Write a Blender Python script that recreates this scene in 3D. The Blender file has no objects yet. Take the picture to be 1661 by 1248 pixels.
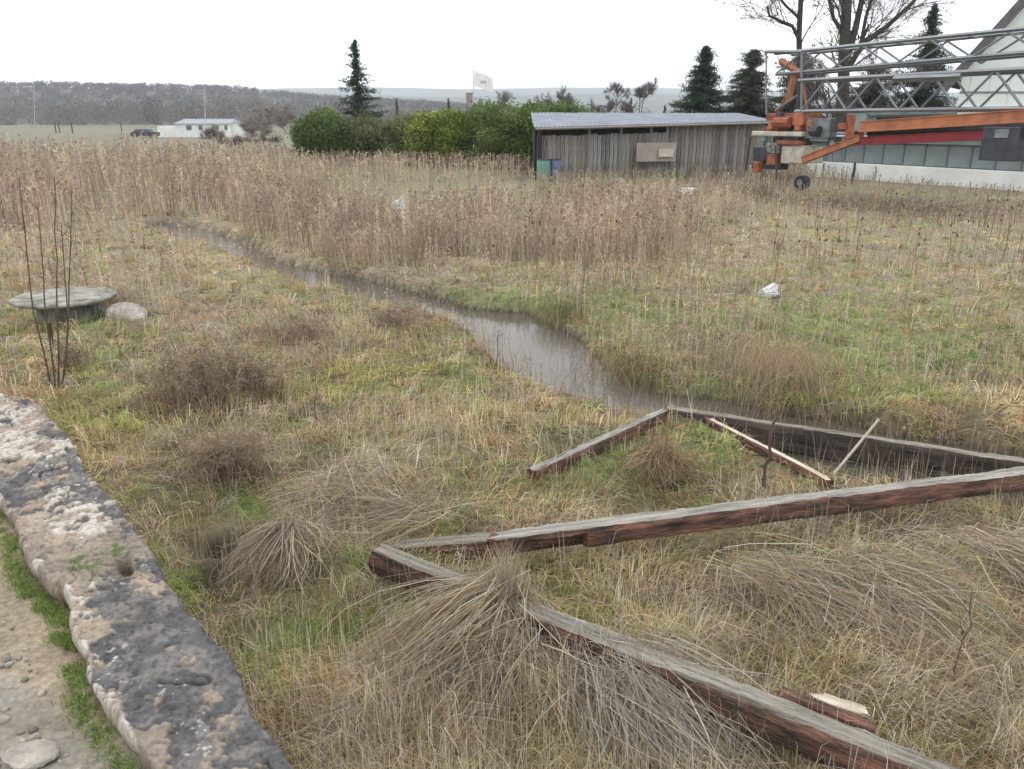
import bpy, bmesh, math
import numpy as np
from mathutils import Vector, Matrix, Quaternion
R = math.radians
rng = np.random.default_rng(7)
sc = bpy.context.scene
COL = sc.collection

# ------------------------------------------------------------------ camera
H = 2.6
PITCH = R(18.1)
S = 1304.0
cam_d = bpy.data.cameras.new('camera'); cam = bpy.data.objects.new('camera', cam_d); COL.objects.link(cam)
cam.location = (0, 0, H); cam.rotation_euler = (R(90) - PITCH, 0, 0)
cam_d.sensor_width = 36.0; cam_d.lens = S / 1661 * 36.0
cam_d.clip_start = 0.05; cam_d.clip_end = 12000
sc.camera = cam
# ------------------------------------------------------------------ world / sun
SUN_EL, SUN_AZ = R(48), R(-35)
w = bpy.data.worlds.new('World'); sc.world = w; w.use_nodes = True
nt = w.node_tree; nt.nodes.clear()
def nn(t, **k):
    n = nt.nodes.new(t)
    for a, b in k.items(): setattr(n, a, b)
    return n
out = nn('ShaderNodeOutputWorld'); bg = nn('ShaderNodeBackground'); bg.inputs[1].default_value = 0.12
sky = nn('ShaderNodeTexSky'); sky.sky_type = 'NISHITA'; sky.sun_disc = False
sky.sun_elevation = SUN_EL; sky.sun_rotation = SUN_AZ
tc = nn('ShaderNodeTexCoord'); sep = nn('ShaderNodeSeparateXYZ'); nt.links.new(tc.outputs['Generated'], sep.inputs[0])
# overcast: bright cloud deck, brighter towards the zenith, soft streaks
mp = nn('ShaderNodeMapping'); mp.inputs['Scale'].default_value = (1.6, 1.6, 9.0); nt.links.new(tc.outputs['Generated'], mp.inputs[0])
no = nn('ShaderNodeTexNoise'); no.inputs['Scale'].default_value = 1.3; no.inputs['Detail'].default_value = 6; nt.links.new(mp.outputs[0], no.inputs[0])
ramp = nn('ShaderNodeValToRGB'); nt.links.new(no.outputs['Fac'], ramp.inputs[0])
ramp.color_ramp.elements[0].position = 0.36; ramp.color_ramp.elements[0].color = (7.9, 7.85, 8.5, 1)
ramp.color_ramp.elements[1].position = 0.50; ramp.color_ramp.elements[1].color = (13.6, 13.7, 13.8, 1)
mr = nn('ShaderNodeMapRange'); nt.links.new(sep.outputs[2], mr.inputs[0])
mr.inputs[1].default_value = 0.0; mr.inputs[2].default_value = 0.9; mr.inputs[3].default_value = 1.0; mr.inputs[4].default_value = 1.5
mul = nn('ShaderNodeVectorMath', operation='SCALE'); nt.links.new(ramp.outputs[0], mul.inputs[0]); nt.links.new(mr.outputs[0], mul.inputs['Scale'])
mix = nn('ShaderNodeMixRGB'); mix.inputs[0].default_value = 0.93
nt.links.new(sky.outputs[0], mix.inputs[1]); nt.links.new(mul.outputs[0], mix.inputs[2])
nt.links.new(mix.outputs[0], bg.inputs[0]); nt.links.new(bg.outputs[0], out.inputs[0])
sd = bpy.data.lights.new('sun', 'SUN'); sd.energy = 1.2; sd.angle = R(11); sd.color = (1, 0.95, 0.88)
so = bpy.data.objects.new('sun', sd); COL.objects.link(so)
sdir = Vector((math.sin(SUN_AZ) * math.cos(SUN_EL), math.cos(SUN_AZ) * math.cos(SUN_EL), math.sin(SUN_EL)))
so.rotation_euler = sdir.to_track_quat('Z', 'Y').to_euler(); so.location = (0, 0, 60)
vs = sc.view_settings; vs.view_transform = 'Standard'; vs.look = 'None'; vs.gamma = 1; vs.exposure = 0.06; vs.use_curve_mapping = False
sc.cycles.volume_bounces = 2; sc.cycles.max_bounces = 8

# ------------------------------------------------------------------ helpers
def ray(px, py):
    u = (px - 830.5) / S; v = (624 - py) / S
    return np.array((u, math.cos(PITCH) + v * math.sin(PITCH), -math.sin(PITCH) + v * math.cos(PITCH)))
def P(px, py, z=0.0):
    d = ray(px, py); t = (z - H) / d[2]
    return np.array((d[0] * t, d[1] * t, z))
def PD(px, py, y):
    d = ray(px, py); t = y / d[1]
    return np.array((d[0] * t, y, H + d[2] * t))
def proj(x, y, z):
    zz = z - H
    dep = y * math.cos(PITCH) - zz * math.sin(PITCH); up = y * math.sin(PITCH) + zz * math.cos(PITCH)
    dep = np.maximum(dep, 1e-3)
    return 830.5 + S * x / dep, 624 - S * up / dep, dep
TAB = np.random.default_rng(3).random((256, 256))
def vnoise(x, y, seed=0):
    x = np.asarray(x, float) + seed * 17.31; y = np.asarray(y, float) + seed * 9.77
    ix = np.floor(x).astype(int); iy = np.floor(y).astype(int); fx = x - ix; fy = y - iy
    fx = fx * fx * (3 - 2 * fx); fy = fy * fy * (3 - 2 * fy)
    a = TAB[ix & 255, iy & 255]; b = TAB[(ix + 1) & 255, iy & 255]; c = TAB[ix & 255, (iy + 1) & 255]; d = TAB[(ix + 1) & 255, (iy + 1) & 255]
    return (a * (1 - fx) + b * fx) * (1 - fy) + (c * (1 - fx) + d * fx) * fy
def fbm(x, y, o=4, seed=0):
    s = 0; a = 0.5; f = 1.0; t = 0
    for i in range(o):
        s = s + a * vnoise(x * f, y * f, seed + i * 5); t += a; a *= .5; f *= 2.03
    return s / t
def sstep(a, b, x):
    t = np.clip((x - a) / (b - a), 0, 1); return t * t * (3 - 2 * t)

def tag(o, label=None, cat=None, group=None, kind=None):
    if label: o['label'] = label
    if cat: o['category'] = cat
    if group: o['group'] = group
    if kind: o['kind'] = kind
    return o
def thing(name, loc, label, cat, group=None):
    o = bpy.data.objects.new(name, None); COL.objects.link(o); o.location = tuple(loc); o.empty_display_size = .2
    return tag(o, label, cat, group)
def adopt(o, root):
    if root is not None:
        o.parent = root
        l = Vector(root.location)
        if root.parent: l = l if False else Vector(root.location)
        o.matrix_parent_inverse = Matrix.Translation(-root_world(root))
def root_world(r):
    # things are only translated; parts sit at identity
    return Vector(r.location) if r.parent is None else Vector(r.location)
def link(name, me, parent=None):
    o = bpy.data.objects.new(name, me); COL.objects.link(o)
    if parent is not None:
        o.parent = parent
        if parent.parent is None and parent.type == 'EMPTY':
            o.matrix_parent_inverse = Matrix.Translation(-Vector(parent.location))
        elif parent.type == 'MESH':
            o.matrix_parent_inverse = (Matrix.LocRotScale(parent.location, parent.rotation_euler if parent.rotation_mode != 'QUATERNION' else parent.rotation_quaternion, parent.scale)).inverted()
    return o
def mesh_np(name, V, F, mat, parent=None, col=None, smooth=False, mats=None, midx=None):
    """V (n,3); F (m,k) same-size faces."""
    V = np.asarray(V, np.float32); F = np.asarray(F, np.int32)
    me = bpy.data.meshes.new(name); k = F.shape[1]
    me.vertices.add(len(V)); me.vertices.foreach_set('co', V.ravel())
    me.loops.add(F.size); me.loops.foreach_set('vertex_index', F.ravel())
    me.polygons.add(len(F)); me.polygons.foreach_set('loop_start', np.arange(0, F.size, k, dtype=np.int32))
    me.polygons.foreach_set('loop_total', np.full(len(F), k, np.int32))
    if smooth: me.polygons.foreach_set('use_smooth', np.ones(len(F), bool))
    if col is not None:
        a = me.color_attributes.new('Col', 'FLOAT_COLOR', 'POINT')
        c = np.ones((len(V), 4), np.float32); c[:, :3] = col; a.data.foreach_set('color', c.ravel())
    for m in (mats or [mat]): me.materials.append(m)
    if midx is not None: me.polygons.foreach_set('material_index', np.asarray(midx, np.int32))
    me.update(); me.validate()
    return link(name, me, parent)
def ribbons(paths, width, col, shape=None):
    """paths (N,K,3) -> verts, tris, cols. Blade narrows to a tip."""
    N, K, _ = paths.shape
    d = paths[:, -1] - paths[:, 0]
    r = rng.normal(size=(N, 3)); r[:, 2] *= .3
    s = np.cross(d, r); s /= np.linalg.norm(s, axis=1, keepdims=True) + 1e-9
    width = np.broadcast_to(np.asarray(width, float), (N,))
    if shape is None: shape = np.linspace(1, .45, K - 1)
    vs_ = []
    for k in range(K - 1):
        vs_.append(paths[:, k] - s * (width * shape[k] * .5)[:, None]); vs_.append(paths[:, k] + s * (width * shape[k] * .5)[:, None])
    vs_.append(paths[:, K - 1])
    V = np.stack(vs_, 1); nv = 2 * (K - 1) + 1
    base = (np.arange(N) * nv)[:, None]
    T = []
    for k in range(K - 2):
        a = 2 * k; T.append(base + np.array([[a, a + 1, a + 3]])); T.append(base + np.array([[a, a + 3, a + 2]]))
    a = 2 * (K - 2); T.append(base + np.array([[a, a + 1, a + 2]]))
    T = np.stack(T, 1).reshape(-1, 3)
    C = np.repeat(col[:, None, :], nv, 1).reshape(-1, 3)
    return V.reshape(-1, 3), T, C
def cat_geo(lst):
    V, T, C = [], [], []; o = 0
    for v, t, c in lst:
        V.append(v); T.append(t + o); C.append(c); o += len(v)
    return np.concatenate(V), np.concatenate(T), np.concatenate(C)

# ------------------------------------------------------------------ materials
def _m(name):
    m = bpy.data.materials.new(name); m.use_nodes = True; t = m.node_tree
    return m, t, t.nodes['Principled BSDF']
def mat(name, c, rough=.8, var=.25, scale=3.0, bump=0.0, bscale=30.0, metal=0.0, c2=None, stretch=(1, 1, 1), spec=.3, detail=6, lo=.35, hi=.65):
    m, t, b = _m(name)
    b.inputs['Roughness'].default_value = rough; b.inputs['Metallic'].default_value = metal; b.inputs['Specular IOR Level'].default_value = spec
    tcn = t.nodes.new('ShaderNodeTexCoord'); mpn = t.nodes.new('ShaderNodeMapping'); mpn.inputs['Scale'].default_value = stretch
    t.links.new(tcn.outputs['Object'], mpn.inputs[0])
    n = t.nodes.new('ShaderNodeTexNoise'); n.inputs['Scale'].default_value = scale; n.inputs['Detail'].default_value = detail; t.links.new(mpn.outputs[0], n.inputs[0])
    r = t.nodes.new('ShaderNodeValToRGB'); t.links.new(n.outputs['Fac'], r.inputs[0])
    r.color_ramp.elements[0].position = lo; r.color_ramp.elements[1].position = hi
    if c2 is None: c2 = tuple(min(1, x * (1 + var)) for x in c); c1 = tuple(x * (1 - var) for x in c)
    else: c1 = c
    r.color_ramp.elements[0].color = (*c1, 1); r.color_ramp.elements[1].color = (*c2, 1)
    t.links.new(r.outputs[0], b.inputs['Base Color'])
    if bump:
        n2 = t.nodes.new('ShaderNodeTexNoise'); n2.inputs['Scale'].default_value = bscale; n2.inputs['Detail'].default_value = 5; t.links.new(mpn.outputs[0], n2.inputs[0])
        bp = t.nodes.new('ShaderNodeBump'); bp.inputs['Strength'].default_value = bump; bp.inputs['Distance'].default_value = .02
        t.links.new(n2.outputs['Fac'], bp.inputs['Height']); t.links.new(bp.outputs[0], b.inputs['Normal'])
    return m
def mat_attr(name, rough=.85, trans=0.0, noise=0.0, nscale=40, bump=0.0, spec=.2):
    m, t, b = _m(name); b.inputs['Roughness'].default_value = rough; b.inputs['Specular IOR Level'].default_value = spec
    a = t.nodes.new('ShaderNodeAttribute'); a.attribute_name = 'Col'; src = a.outputs['Color']
    tcn = t.nodes.new('ShaderNodeTexCoord')
    if noise:
        n = t.nodes.new('ShaderNodeTexNoise'); n.inputs['Scale'].default_value = nscale; n.inputs['Detail'].default_value = 6; t.links.new(tcn.outputs['Object'], n.inputs[0])
        mr_ = t.nodes.new('ShaderNodeMapRange'); mr_.inputs[1].default_value = .3; mr_.inputs[2].default_value = .7; mr_.inputs[3].default_value = 1 - noise; mr_.inputs[4].default_value = 1 + noise
        t.links.new(n.outputs['Fac'], mr_.inputs[0])
        vm = t.nodes.new('ShaderNodeVectorMath'); vm.operation = 'SCALE'; t.links.new(src, vm.inputs[0]); t.links.new(mr_.outputs[0], vm.inputs['Scale']); src = vm.outputs[0]
        if bump:
            bp = t.nodes.new('ShaderNodeBump'); bp.inputs['Strength'].default_value = bump; bp.inputs['Distance'].default_value = .01
            t.links.new(n.outputs['Fac'], bp.inputs['Height']); t.links.new(bp.outputs[0], b.inputs['Normal'])
    t.links.new(src, b.inputs['Base Color'])
    if trans:
        tr = t.nodes.new('ShaderNodeBsdfTranslucent'); t.links.new(src, tr.inputs[0])
        mx = t.nodes.new('ShaderNodeMixShader'); mx.inputs[0].default_value = trans
        o = t.nodes['Material Output']; t.links.new(b.outputs[0], mx.inputs[1]); t.links.new(tr.outputs[0], mx.inputs[2]); t.links.new(mx.outputs[0], o.inputs[0])
    return m
M = {}
M['grass'] = mat_attr('dry_grass', .75, .35)
M['ground'] = mat_attr('field_ground', .95, 0, .45, 14, .6)
M['wall'] = mat_attr('weathered_mortar', .8, 0, .28, 60, .5, .3)
M['terrace'] = mat_attr('terrace_soil', .95, 0, .3, 45, .5)
M['leafy'] = mat_attr('foliage', .6, .2)
M['bark'] = mat('bark', (.05, .046, .038), .9, .35, 4, .5, 20)
M['twig'] = mat('twig_brown', (.10, .065, .05), .9, .3, 8)
M['galv'] = mat('galvanised_steel', (.17, .19, .20), .6, .35, 4, metal=.25, spec=.4)
M['orange'] = mat('orange_crane_paint', (.40, .15, .07), .65, .15, 3.5, .3, 25, c2=(.20, .085, .05), lo=.42, hi=.75, detail=10)
M['red'] = mat('dark_red_paint', (.20, .025, .03), .55, .2, 2)
M['rust'] = mat('rusty_orange_steel', (.33, .11, .05), .8, .3, 5, .3, 30, c2=(.16, .06, .035))
M['darksteel'] = mat('dark_steel', (.045, .048, .055), .6, .3, 3)
M['rubber'] = mat('rubber', (.03, .033, .042), .8, .2, 5)
M['concrete'] = mat('pale_concrete', (.42, .40, .33), .9, .18, 3, .3, 30)
M['moss_conc'] = mat('weathered_concrete', (.10, .10, .08), .95, .25, 6, .6, 40, c2=(.28, .27, .25))
M['white'] = mat('white_render', (.66, .68, .66), .8, .08, 1.2)
M['palewall'] = mat('pale_green_white_wall', (.60, .64, .61), .8, .05, .6)
M['verge'] = mat('dark_verge_board', (.10, .09, .10), .7, .2, 2)
M['roofdark'] = mat('dark_roof_tiles', (.09, .08, .085), .8, .2, 3)
M['glassdark'] = mat('blue_grey_glazing', (.17, .20, .205), .35, .3, .8, spec=.6)
M['teal'] = mat('teal_strip', (.17, .235, .225), .6, .15, 1.5)
M['shedwood'] = mat('grey_weathered_board', (.17, .165, .155), .9, .2, 5, .3, 40, stretch=(3, 3, .4), c2=(.27, .262, .25))
M['shedwood2'] = mat('brownish_weathered_board', (.13, .115, .095), .9, .3, 6, .3, 40, stretch=(3, 3, .4), c2=(.23, .205, .175))
M['shedwood3'] = mat('dark_weathered_board', (.085, .08, .075), .9, .3, 6, .3, 40, stretch=(3, 3, .4), c2=(.19, .185, .175))
M['sheddark'] = mat('shed_dark_interior', (.03, .028, .025), .95)
M['shedroof'] = mat('blue_grey_roof_sheet', (.12, .135, .17), .6, .25, 1.0, metal=.2)
M['fascia'] = mat('fascia_wood', (.24, .22, .19), .8, .2, 4)
M['palepanel'] = mat('pale_pinkish_panel', (.28, .245, .22), .85, .12, 2)
M['beamtop'] = mat('weathered_beam_top', (.10, .088, .070), .9, .2, 7, 1.0, 40, stretch=(.22, 4, 4), c2=(.33, .31, .265), lo=.33, hi=.68)
M['beamside'] = mat('rotten_red_brown_wood', (.045, .036, .03), .95, .3, 7, 1.0, 26, stretch=(.7, 3, 3), c2=(.235, .12, .085), lo=.36, hi=.72)
M['beamdark'] = mat('dark_wet_wood', (.03, .026, .024), .9, .3, 4, .7, 22, stretch=(.35, 2.5, 2.5), c2=(.10, .075, .065))
M['palewood'] = mat('pale_dry_wood', (.38, .33, .26), .85, .15, 6, .4, 40, stretch=(.3, 3, 3), c2=(.55, .49, .40))
M['bag'] = mat('white_plastic', (.55, .55, .57), .45, .1, 6)
M['pinkbag'] = mat('pinkish_white_plastic', (.70, .62, .64), .5, .08, 4)
M['stone'] = mat('pale_stone', (.20, .185, .16), .9, .2, 8, .6, 40, c2=(.38, .35, .31))
M['barrelg'] = mat('green_plastic', (.10, .20, .17), .5, .15, 3)
M['barrelb'] = mat('blue_plastic', (.09, .10, .17), .5, .15, 3)
M['brick'] = mat('pinkish_brick', (.26, .21, .21), .9, .15, 2)
M['flag'] = mat('white_flag_cloth', (.78, .77, .78), .8, .04, 2)
M['pole'] = mat('grey_pole', (.42, .42, .43), .5, .08, 1)
M['rooftile'] = mat('pale_grey_roof', (.20, .215, .24), .7, .1, .8)
M['window'] = mat('dark_window_glass', (.10, .11, .13), .2, .15, 1, spec=.6)

# ------------------------------------------------------------------ shapes
_rods = {}
def rod_mesh(m, sides=8, taper=1.0):
    k = (m.name, sides, round(taper, 2))
    if k not in _rods:
        V, F = [], []
        for j, z in enumerate((0, 1)):
            rr = 1 if j == 0 else taper
            for i in range(sides):
                a = 2 * math.pi * i / sides; V.append((rr * math.cos(a), rr * math.sin(a), z))
        me = bpy.data.meshes.new('rod')
        F = [(i, (i + 1) % sides, sides + (i + 1) % sides, sides + i) for i in range(sides)]
        F += [tuple(range(sides - 1, -1, -1)), tuple(range(sides, 2 * sides))]
        me.from_pydata(V, [], F); me.materials.append(m); _rods[k] = me
    return _rods[k]
def rod(name, a, b, r, m, parent=None, sides=8, taper=1.0, square=False):
    a, b = Vector(a), Vector(b); d = b - a
    me = rod_mesh(m, 4 if square else sides, taper)
    o = bpy.data.objects.new(name, me); COL.objects.link(o)
    o.location = a; o.rotation_mode = 'QUATERNION'; o.rotation_quaternion = d.to_track_quat('Z', 'Y'); o.scale = (r, r, d.length)
    if parent is not None:
        o.parent = parent
        if parent.type == 'EMPTY': o.matrix_parent_inverse = Matrix.Translation(-Vector(parent.location))
        else: o.matrix_parent_inverse = parent_mat(parent).inverted()
    return o
def parent_mat(p):
    q = p.rotation_quaternion if p.rotation_mode == 'QUATERNION' else p.rotation_euler
    return Matrix.LocRotScale(p.location, q, p.scale)
def box(name, c, size, m, parent=None, rz=0.0, bev=.01, rot=None, jit=0.0):
    bm = bmesh.new(); bmesh.ops.create_cube(bm, size=1.0)
    bmesh.ops.scale(bm, vec=size, verts=bm.verts)
    if bev: bmesh.ops.bevel(bm, geom=bm.edges[:], offset=min(bev, min(size) * .3), segments=1, affect='EDGES')
    if jit:
        for v in bm.verts: v.co += Vector(rng.normal(size=3)) * jit
    me = bpy.data.meshes.new(name); bm.to_mesh(me); bm.free(); me.materials.append(m)
    o = link(name, me, parent); o.location = tuple(c); o.rotation_euler = rot or (0, 0, rz)
    return o
def prism(name, pts, m, parent=None, thick=None, vec=None):
    """planar polygon (list of 3-D points) extruded by vec"""
    pts = [Vector(p) for p in pts]; v = Vector(vec); n = len(pts)
    V = pts + [p + v for p in pts]
    F = [tuple(range(n)), tuple(range(2 * n - 1, n - 1, -1))] + [(i, n + i, n + (i + 1) % n, (i + 1) % n) for i in range(n)]
    me = bpy.data.meshes.new(name); me.from_pydata([tuple(p) for p in V], [], F)
    bm = bmesh.new(); bm.from_mesh(me); bmesh.ops.recalc_face_normals(bm, faces=bm.faces); bm.to_mesh(me); bm.free()
    me.materials.append(m)
    return link(name, me, parent)

# ------------------------------------------------------------------ ditch and terrain
up_px = [(255, 362), (310, 371), (390, 396), (440, 426), (540, 449), (640, 472), (740, 502), (840, 514), (900, 540), (945, 575), (965, 603), (1060, 648), (1180, 664), (1300, 688), (1500, 724), (1661, 752), (1800, 775)]
lo_px = [(1800, 850), (1661, 830), (1580, 810), (1500, 795), (1400, 790), (1320, 762), (1240, 722), (1160, 694), (1080, 686), (1000, 670), (920, 640), (860, 612), (815, 586), (785, 556), (735, 524), (650, 509), (580, 488), (500, 462), (430, 442), (370, 410), (300, 393), (250, 375)]
WZ = -0.15
POLY = np.array([P(x, y, WZ)[:2] for x, y in up_px + lo_px])
def poly_sd(x, y, poly):
    d2 = np.full(x.shape, 1e9); ins = np.zeros(x.shape, bool); n = len(poly)
    for i in range(n):
        a = poly[i]; b = poly[(i + 1) % n]; e = b - a
        t = np.clip(((x - a[0]) * e[0] + (y - a[1]) * e[1]) / (e @ e + 1e-12), 0, 1)
        dx = x - a[0] - t * e[0]; dy = y - a[1] - t * e[1]; d2 = np.minimum(d2, dx * dx + dy * dy)
        c = ((a[1] > y) != (b[1] > y)); xi = a[0] + (y - a[1]) * e[0] / (e[1] if e[1] != 0 else 1e-9)
        ins ^= c & (x < xi)
    d = np.sqrt(d2); return np.where(ins, -d, d)
HOLES = [(P(358, 875), .12, .30), (P(376, 915), .08, .24), (P(345, 935), .09, .26), (P(385, 880), .07, .15), (P(1092, 775), .14, .2), (P(900, 890), .12, .12), (P(490, 925), .14, .16)]
MOUNDS = [(P(560, 800), .7, .06), (P(330, 640), .6, .06), (P(1250, 950), .7, .05), (P(160, 540), .8, .10), (P(960, 720), .6, .03), (P(1000, 560), .0001, 0)]
def gz(x, y):
    x = np.asarray(x, float); y = np.asarray(y, float)
    r = np.hypot(x, y); f = 1 / (1 + (r / 14) ** 2)
    z = (fbm(x / 1.7, y / 1.7, 3, 1) - .5) * .20 * (0.5 + .5 * f) + (fbm(x / .42, y / .42, 3, 2) - .5) * .19 * f
    e = 0.10 * (fbm(x / .5, y / .5, 2, 9) - .5)
    sd_ = np.where(r < 40, poly_sd(x, y, POLY) - .05, 9) + e * sstep(0, 5, r) * 2
    z = z + .02
    bank = sstep(-.22, .30, sd_)
    z = z * bank + (1 - bank) * (-.42)
    for c, rad, dep in HOLES: z = z - dep * np.exp(-((x - c[0]) ** 2 + (y - c[1]) ** 2) / rad ** 2)
    for c, rad, hh in MOUNDS: z = z + hh * np.exp(-((x - c[0]) ** 2 + (y - c[1]) ** 2) / rad ** 2)
    return z
def G(px, py):
    p = P(px, py); z = float(gz(p[0], p[1])); p = P(px, py, z); return np.array((p[0], p[1], float(gz(p[0], p[1]))))

# zones painted as real patches of different plants, given where they lie on the field
def gmask(px, py, lst):
    s = np.zeros(np.shape(px))
    for cx, cy, rx, ry, a in lst: s = s + a * np.exp(-(((px - cx) / rx) ** 2 + ((py - cy) / ry) ** 2))
    return s
GREEN = [(620, 640, 130, 30, .4), (350, 820, 120, 40, .35), (880, 790, 120, 30, .4), (700, 740, 100, 25, .3), (560, 910, 90, 30, .35), (900, 920, 100, 25, .3), (1300, 960, 90, 30, .3), (1420, 570, 260, 60, .85), (1330, 520, 120, 25, .5), (840, 488, 140, 18, 1.6), (1010, 515, 90, 22, 1.0), (1060, 590, 120, 40, .4), (555, 1035, 120, 34, 1.8),
         (440, 1090, 50, 40, 1.1), (430, 830, 40, 22, .9), (1180, 1150, 110, 30, 1.0), (290, 965, 40, 50, .7), (1280, 910, 50, 25, .8), (1560, 1000, 60, 25, .9), (1000, 740, 90, 40, .6), (1180, 715, 80, 40, .6),
         (160, 590, 90, 60, .5), (100, 520, 110, 25, .6), (760, 600, 70, 40, .55), (1240, 640, 160, 20, .4), (1480, 460, 300, 50, .45), (1400, 360, 350, 40, .35), (900, 300, 300, 12, .25), (560, 470, 200, 14, .3), (480, 700, 160, 40, .35), (660, 340, 120, 40, .4), (1000, 480, 120, 30, .4)]
YELL = [(430, 480, 120, 25, .6), (560, 600, 200, 60, .5), (350, 680, 150, 60, .4), (700, 860, 150, 40, .3), (420, 1000, 120, 60, .4), (1150, 900, 200, 60, .4), (560, 960, 120, 60, .4), (1270, 540, 80, 40, .4), (1500, 900, 150, 60, .4)]
TAUPE = [(1090, 650, 1, 1, 0), (450, 560, 160, 40, .8), (650, 700, 200, 60, .35), (1200, 1000, 150, 90, .7), (560, 830, 150, 30, .7), (1420, 1010, 160, 100, .6), (650, 1200, 200, 70, .6), (1000, 1180, 140, 80, .7), (330, 620, 120, 50, .6), (1250, 600, 120, 40, .7)]
c_straw = np.array((.60, .51, .31)); c_tan = np.array((.44, .33, .20)); c_taupe = np.array((.44, .36, .28)); c_pink = np.array((.34, .255, .21))
c_green = np.array((.21, .28, .09)); c_ygr = np.array((.38, .385, .15)); c_brown = np.array((.17, .11, .07)); c_pale = np.array((.66, .60, .49)); c_orange = np.array((.42, .27, .13))
def herb_col(x, y, bias=0.0):
    """colour of a blade standing at x,y"""
    n = len(x); px, py, _ = proj(x, y, np.zeros(n))
    n1 = fbm(x / .9, y / .9, 3, 21); n2 = fbm(x / .35, y / .35, 3, 31); n3 = fbm(x / 2.5, y / 2.5, 2, 41)
    g = gmask(px, py, GREEN) * (.55 + 1.0 * n2) + 1.3 * (n1 - .56) + bias
    yl = gmask(px, py, YELL) + 1.8 * (n2 - .5); tp = gmask(px, py, TAUPE) + 1.6 * (n3 - .5)
    u = rng.random((n, 5))
    c = np.where((u[:, :1] < .45), c_straw, c_tan)
    c = np.where(u[:, 1:2] < np.clip(.27 + yl, 0.02, .8)[:, None], c_ygr, c)
    c = np.where(u[:, 2:3] < np.clip(.25 + tp, 0.02, .8)[:, None], c_taupe, c)
    c = np.where(u[:, 3:4] < np.clip(.10 + g, 0.03, .85)[:, None], c_green * (1 + .5 * rng.random((n, 1))), c)
    k = rng.random(n); c = np.where((k < .06)[:, None], c_brown, c); c = np.where((k > .92)[:, None], c_orange, c)
    return c * (0.72 + .56 * rng.random((n, 1))) * (.42 + 1.16 * fbm(x / .28, y / .28, 3, 71))[:, None] * np.array((1.03, 1.0, .97))

# the ground: one sheet to the horizon, fine near the camera
def axis_pts(lo, hi, fine, lim_lo, lim_hi, gr):
    a = list(np.arange(lo, hi, fine)); s = fine
    v = a[-1]
    while v < lim_hi: s *= gr; v += s; a.append(v)
    s = fine; v = a[0]; b = []
    while v > lim_lo: s *= gr; v -= s; b.append(v)
    return np.array(b[::-1] + a)
gx = axis_pts(-6.5, 6.5, .045, -3200, 3200, 1.07); gy = axis_pts(1.2, 12, .045, -60, 3600, 1.06)
X, Y = np.meshgrid(gx, gy, indexing='ij'); xf, yf = X.ravel(), Y.ravel()
Z = gz(xf, yf)
rr_ = np.hypot(xf, yf); Z = np.where(rr_ > 90, -0.02, Z)
far = sstep(20, 60, rr_)[:, None]; px_, py_, _ = proj(xf, np.maximum(yf, .5), Z)
gm = np.clip(gmask(px_, py_, GREEN), 0, 1)[:, None]
n1 = fbm(xf / .3, yf / .3, 4, 51)[:, None]
cg = (.035 + .11 * n1) * np.array((1.0, .80, .52)) * 1.0 + gm * np.array((.0, .05, -.01))
farc = np.array((.13, .125, .085)) * (.75 + .5 * fbm(xf / 25, yf / 60, 3, 61)[:, None])
mid = np.array((.18, .155, .105)) * (.7 + .6 * n1)
cg = cg * (1 - sstep(7, 18, rr_)[:, None]) + mid * sstep(7, 18, rr_)[:, None]
cg = cg * (1 - far) + farc * far
wet = (Z < -.12)[:, None] & (rr_ < 40)[:, None]; cg = np.where(wet, np.array((.05, .043, .035)), cg)
hole = np.zeros(len(xf))
for c, rad, dep in HOLES: hole = np.maximum(hole, np.exp(-((xf - c[0]) ** 2 + (yf - c[1]) ** 2) / rad ** 2))
cg = cg * (1 - .75 * hole[:, None])          # shade inside the burrows and hollows, painted into the ground colour
nx, ny = len(gx), len(gy); I = np.arange(nx * ny).reshape(nx, ny)
F = np.stack([I[:-1, :-1], I[1:, :-1], I[1:, 1:], I[:-1, 1:]], -1).reshape(-1, 4)
g = mesh_np('ground', np.stack([xf, yf, Z], 1), F, M['ground'], None, np.clip(cg, .01, 1), True); tag(g, kind='structure')

wm, t_, b_ = _m('ditch_water'); b_.inputs['Base Color'].default_value = (.075, .066, .054, 1); b_.inputs['Roughness'].default_value = .12; b_.inputs['IOR'].default_value = 1.33; b_.inputs['Specular IOR Level'].default_value = .38
n_ = t_.nodes.new('ShaderNodeTexNoise'); n_.inputs['Scale'].default_value = 9; tcc = t_.nodes.new('ShaderNodeTexCoord'); t_.links.new(tcc.outputs['Object'], n_.inputs[0])
bp_ = t_.nodes.new('ShaderNodeBump'); bp_.inputs['Strength'].default_value = .12; bp_.inputs['Distance'].default_value = .03; t_.links.new(n_.outputs['Fac'], bp_.inputs['Height']); t_.links.new(bp_.outputs[0], b_.inputs['Normal'])
bm = bmesh.new()
lo_x, hi_x, lo_y, hi_y = POLY[:, 0].min() - .6, POLY[:, 0].max() + .6, POLY[:, 1].min() - .6, POLY[:, 1].max() + .6
cen = POLY.mean(0)
wx = np.linspace(lo_x, hi_x, 120); wy = np.linspace(lo_y, hi_y, 120); WX, WY = np.meshgrid(wx, wy, indexing='ij')
sdw = poly_sd(WX.ravel(), WY.ravel(), POLY); keep = (sdw < .35).reshape(120, 120)
I = np.arange(120 * 120).reshape(120, 120); km = keep[:-1, :-1] | keep[1:, 1:] | keep[1:, :-1] | keep[:-1, 1:]
F = np.stack([I[:-1, :-1], I[1:, :-1], I[1:, 1:], I[:-1, 1:]], -1)[km]
us, inv = np.unique(F, return_inverse=True); Vw = np.stack([WX.ravel(), WY.ravel(), np.full(WX.size, WZ)], 1)[us]
wobj = mesh_np('ditch_water', Vw, inv.reshape(F.shape), wm, None, None, True); tag(wobj, kind='structure')

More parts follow.
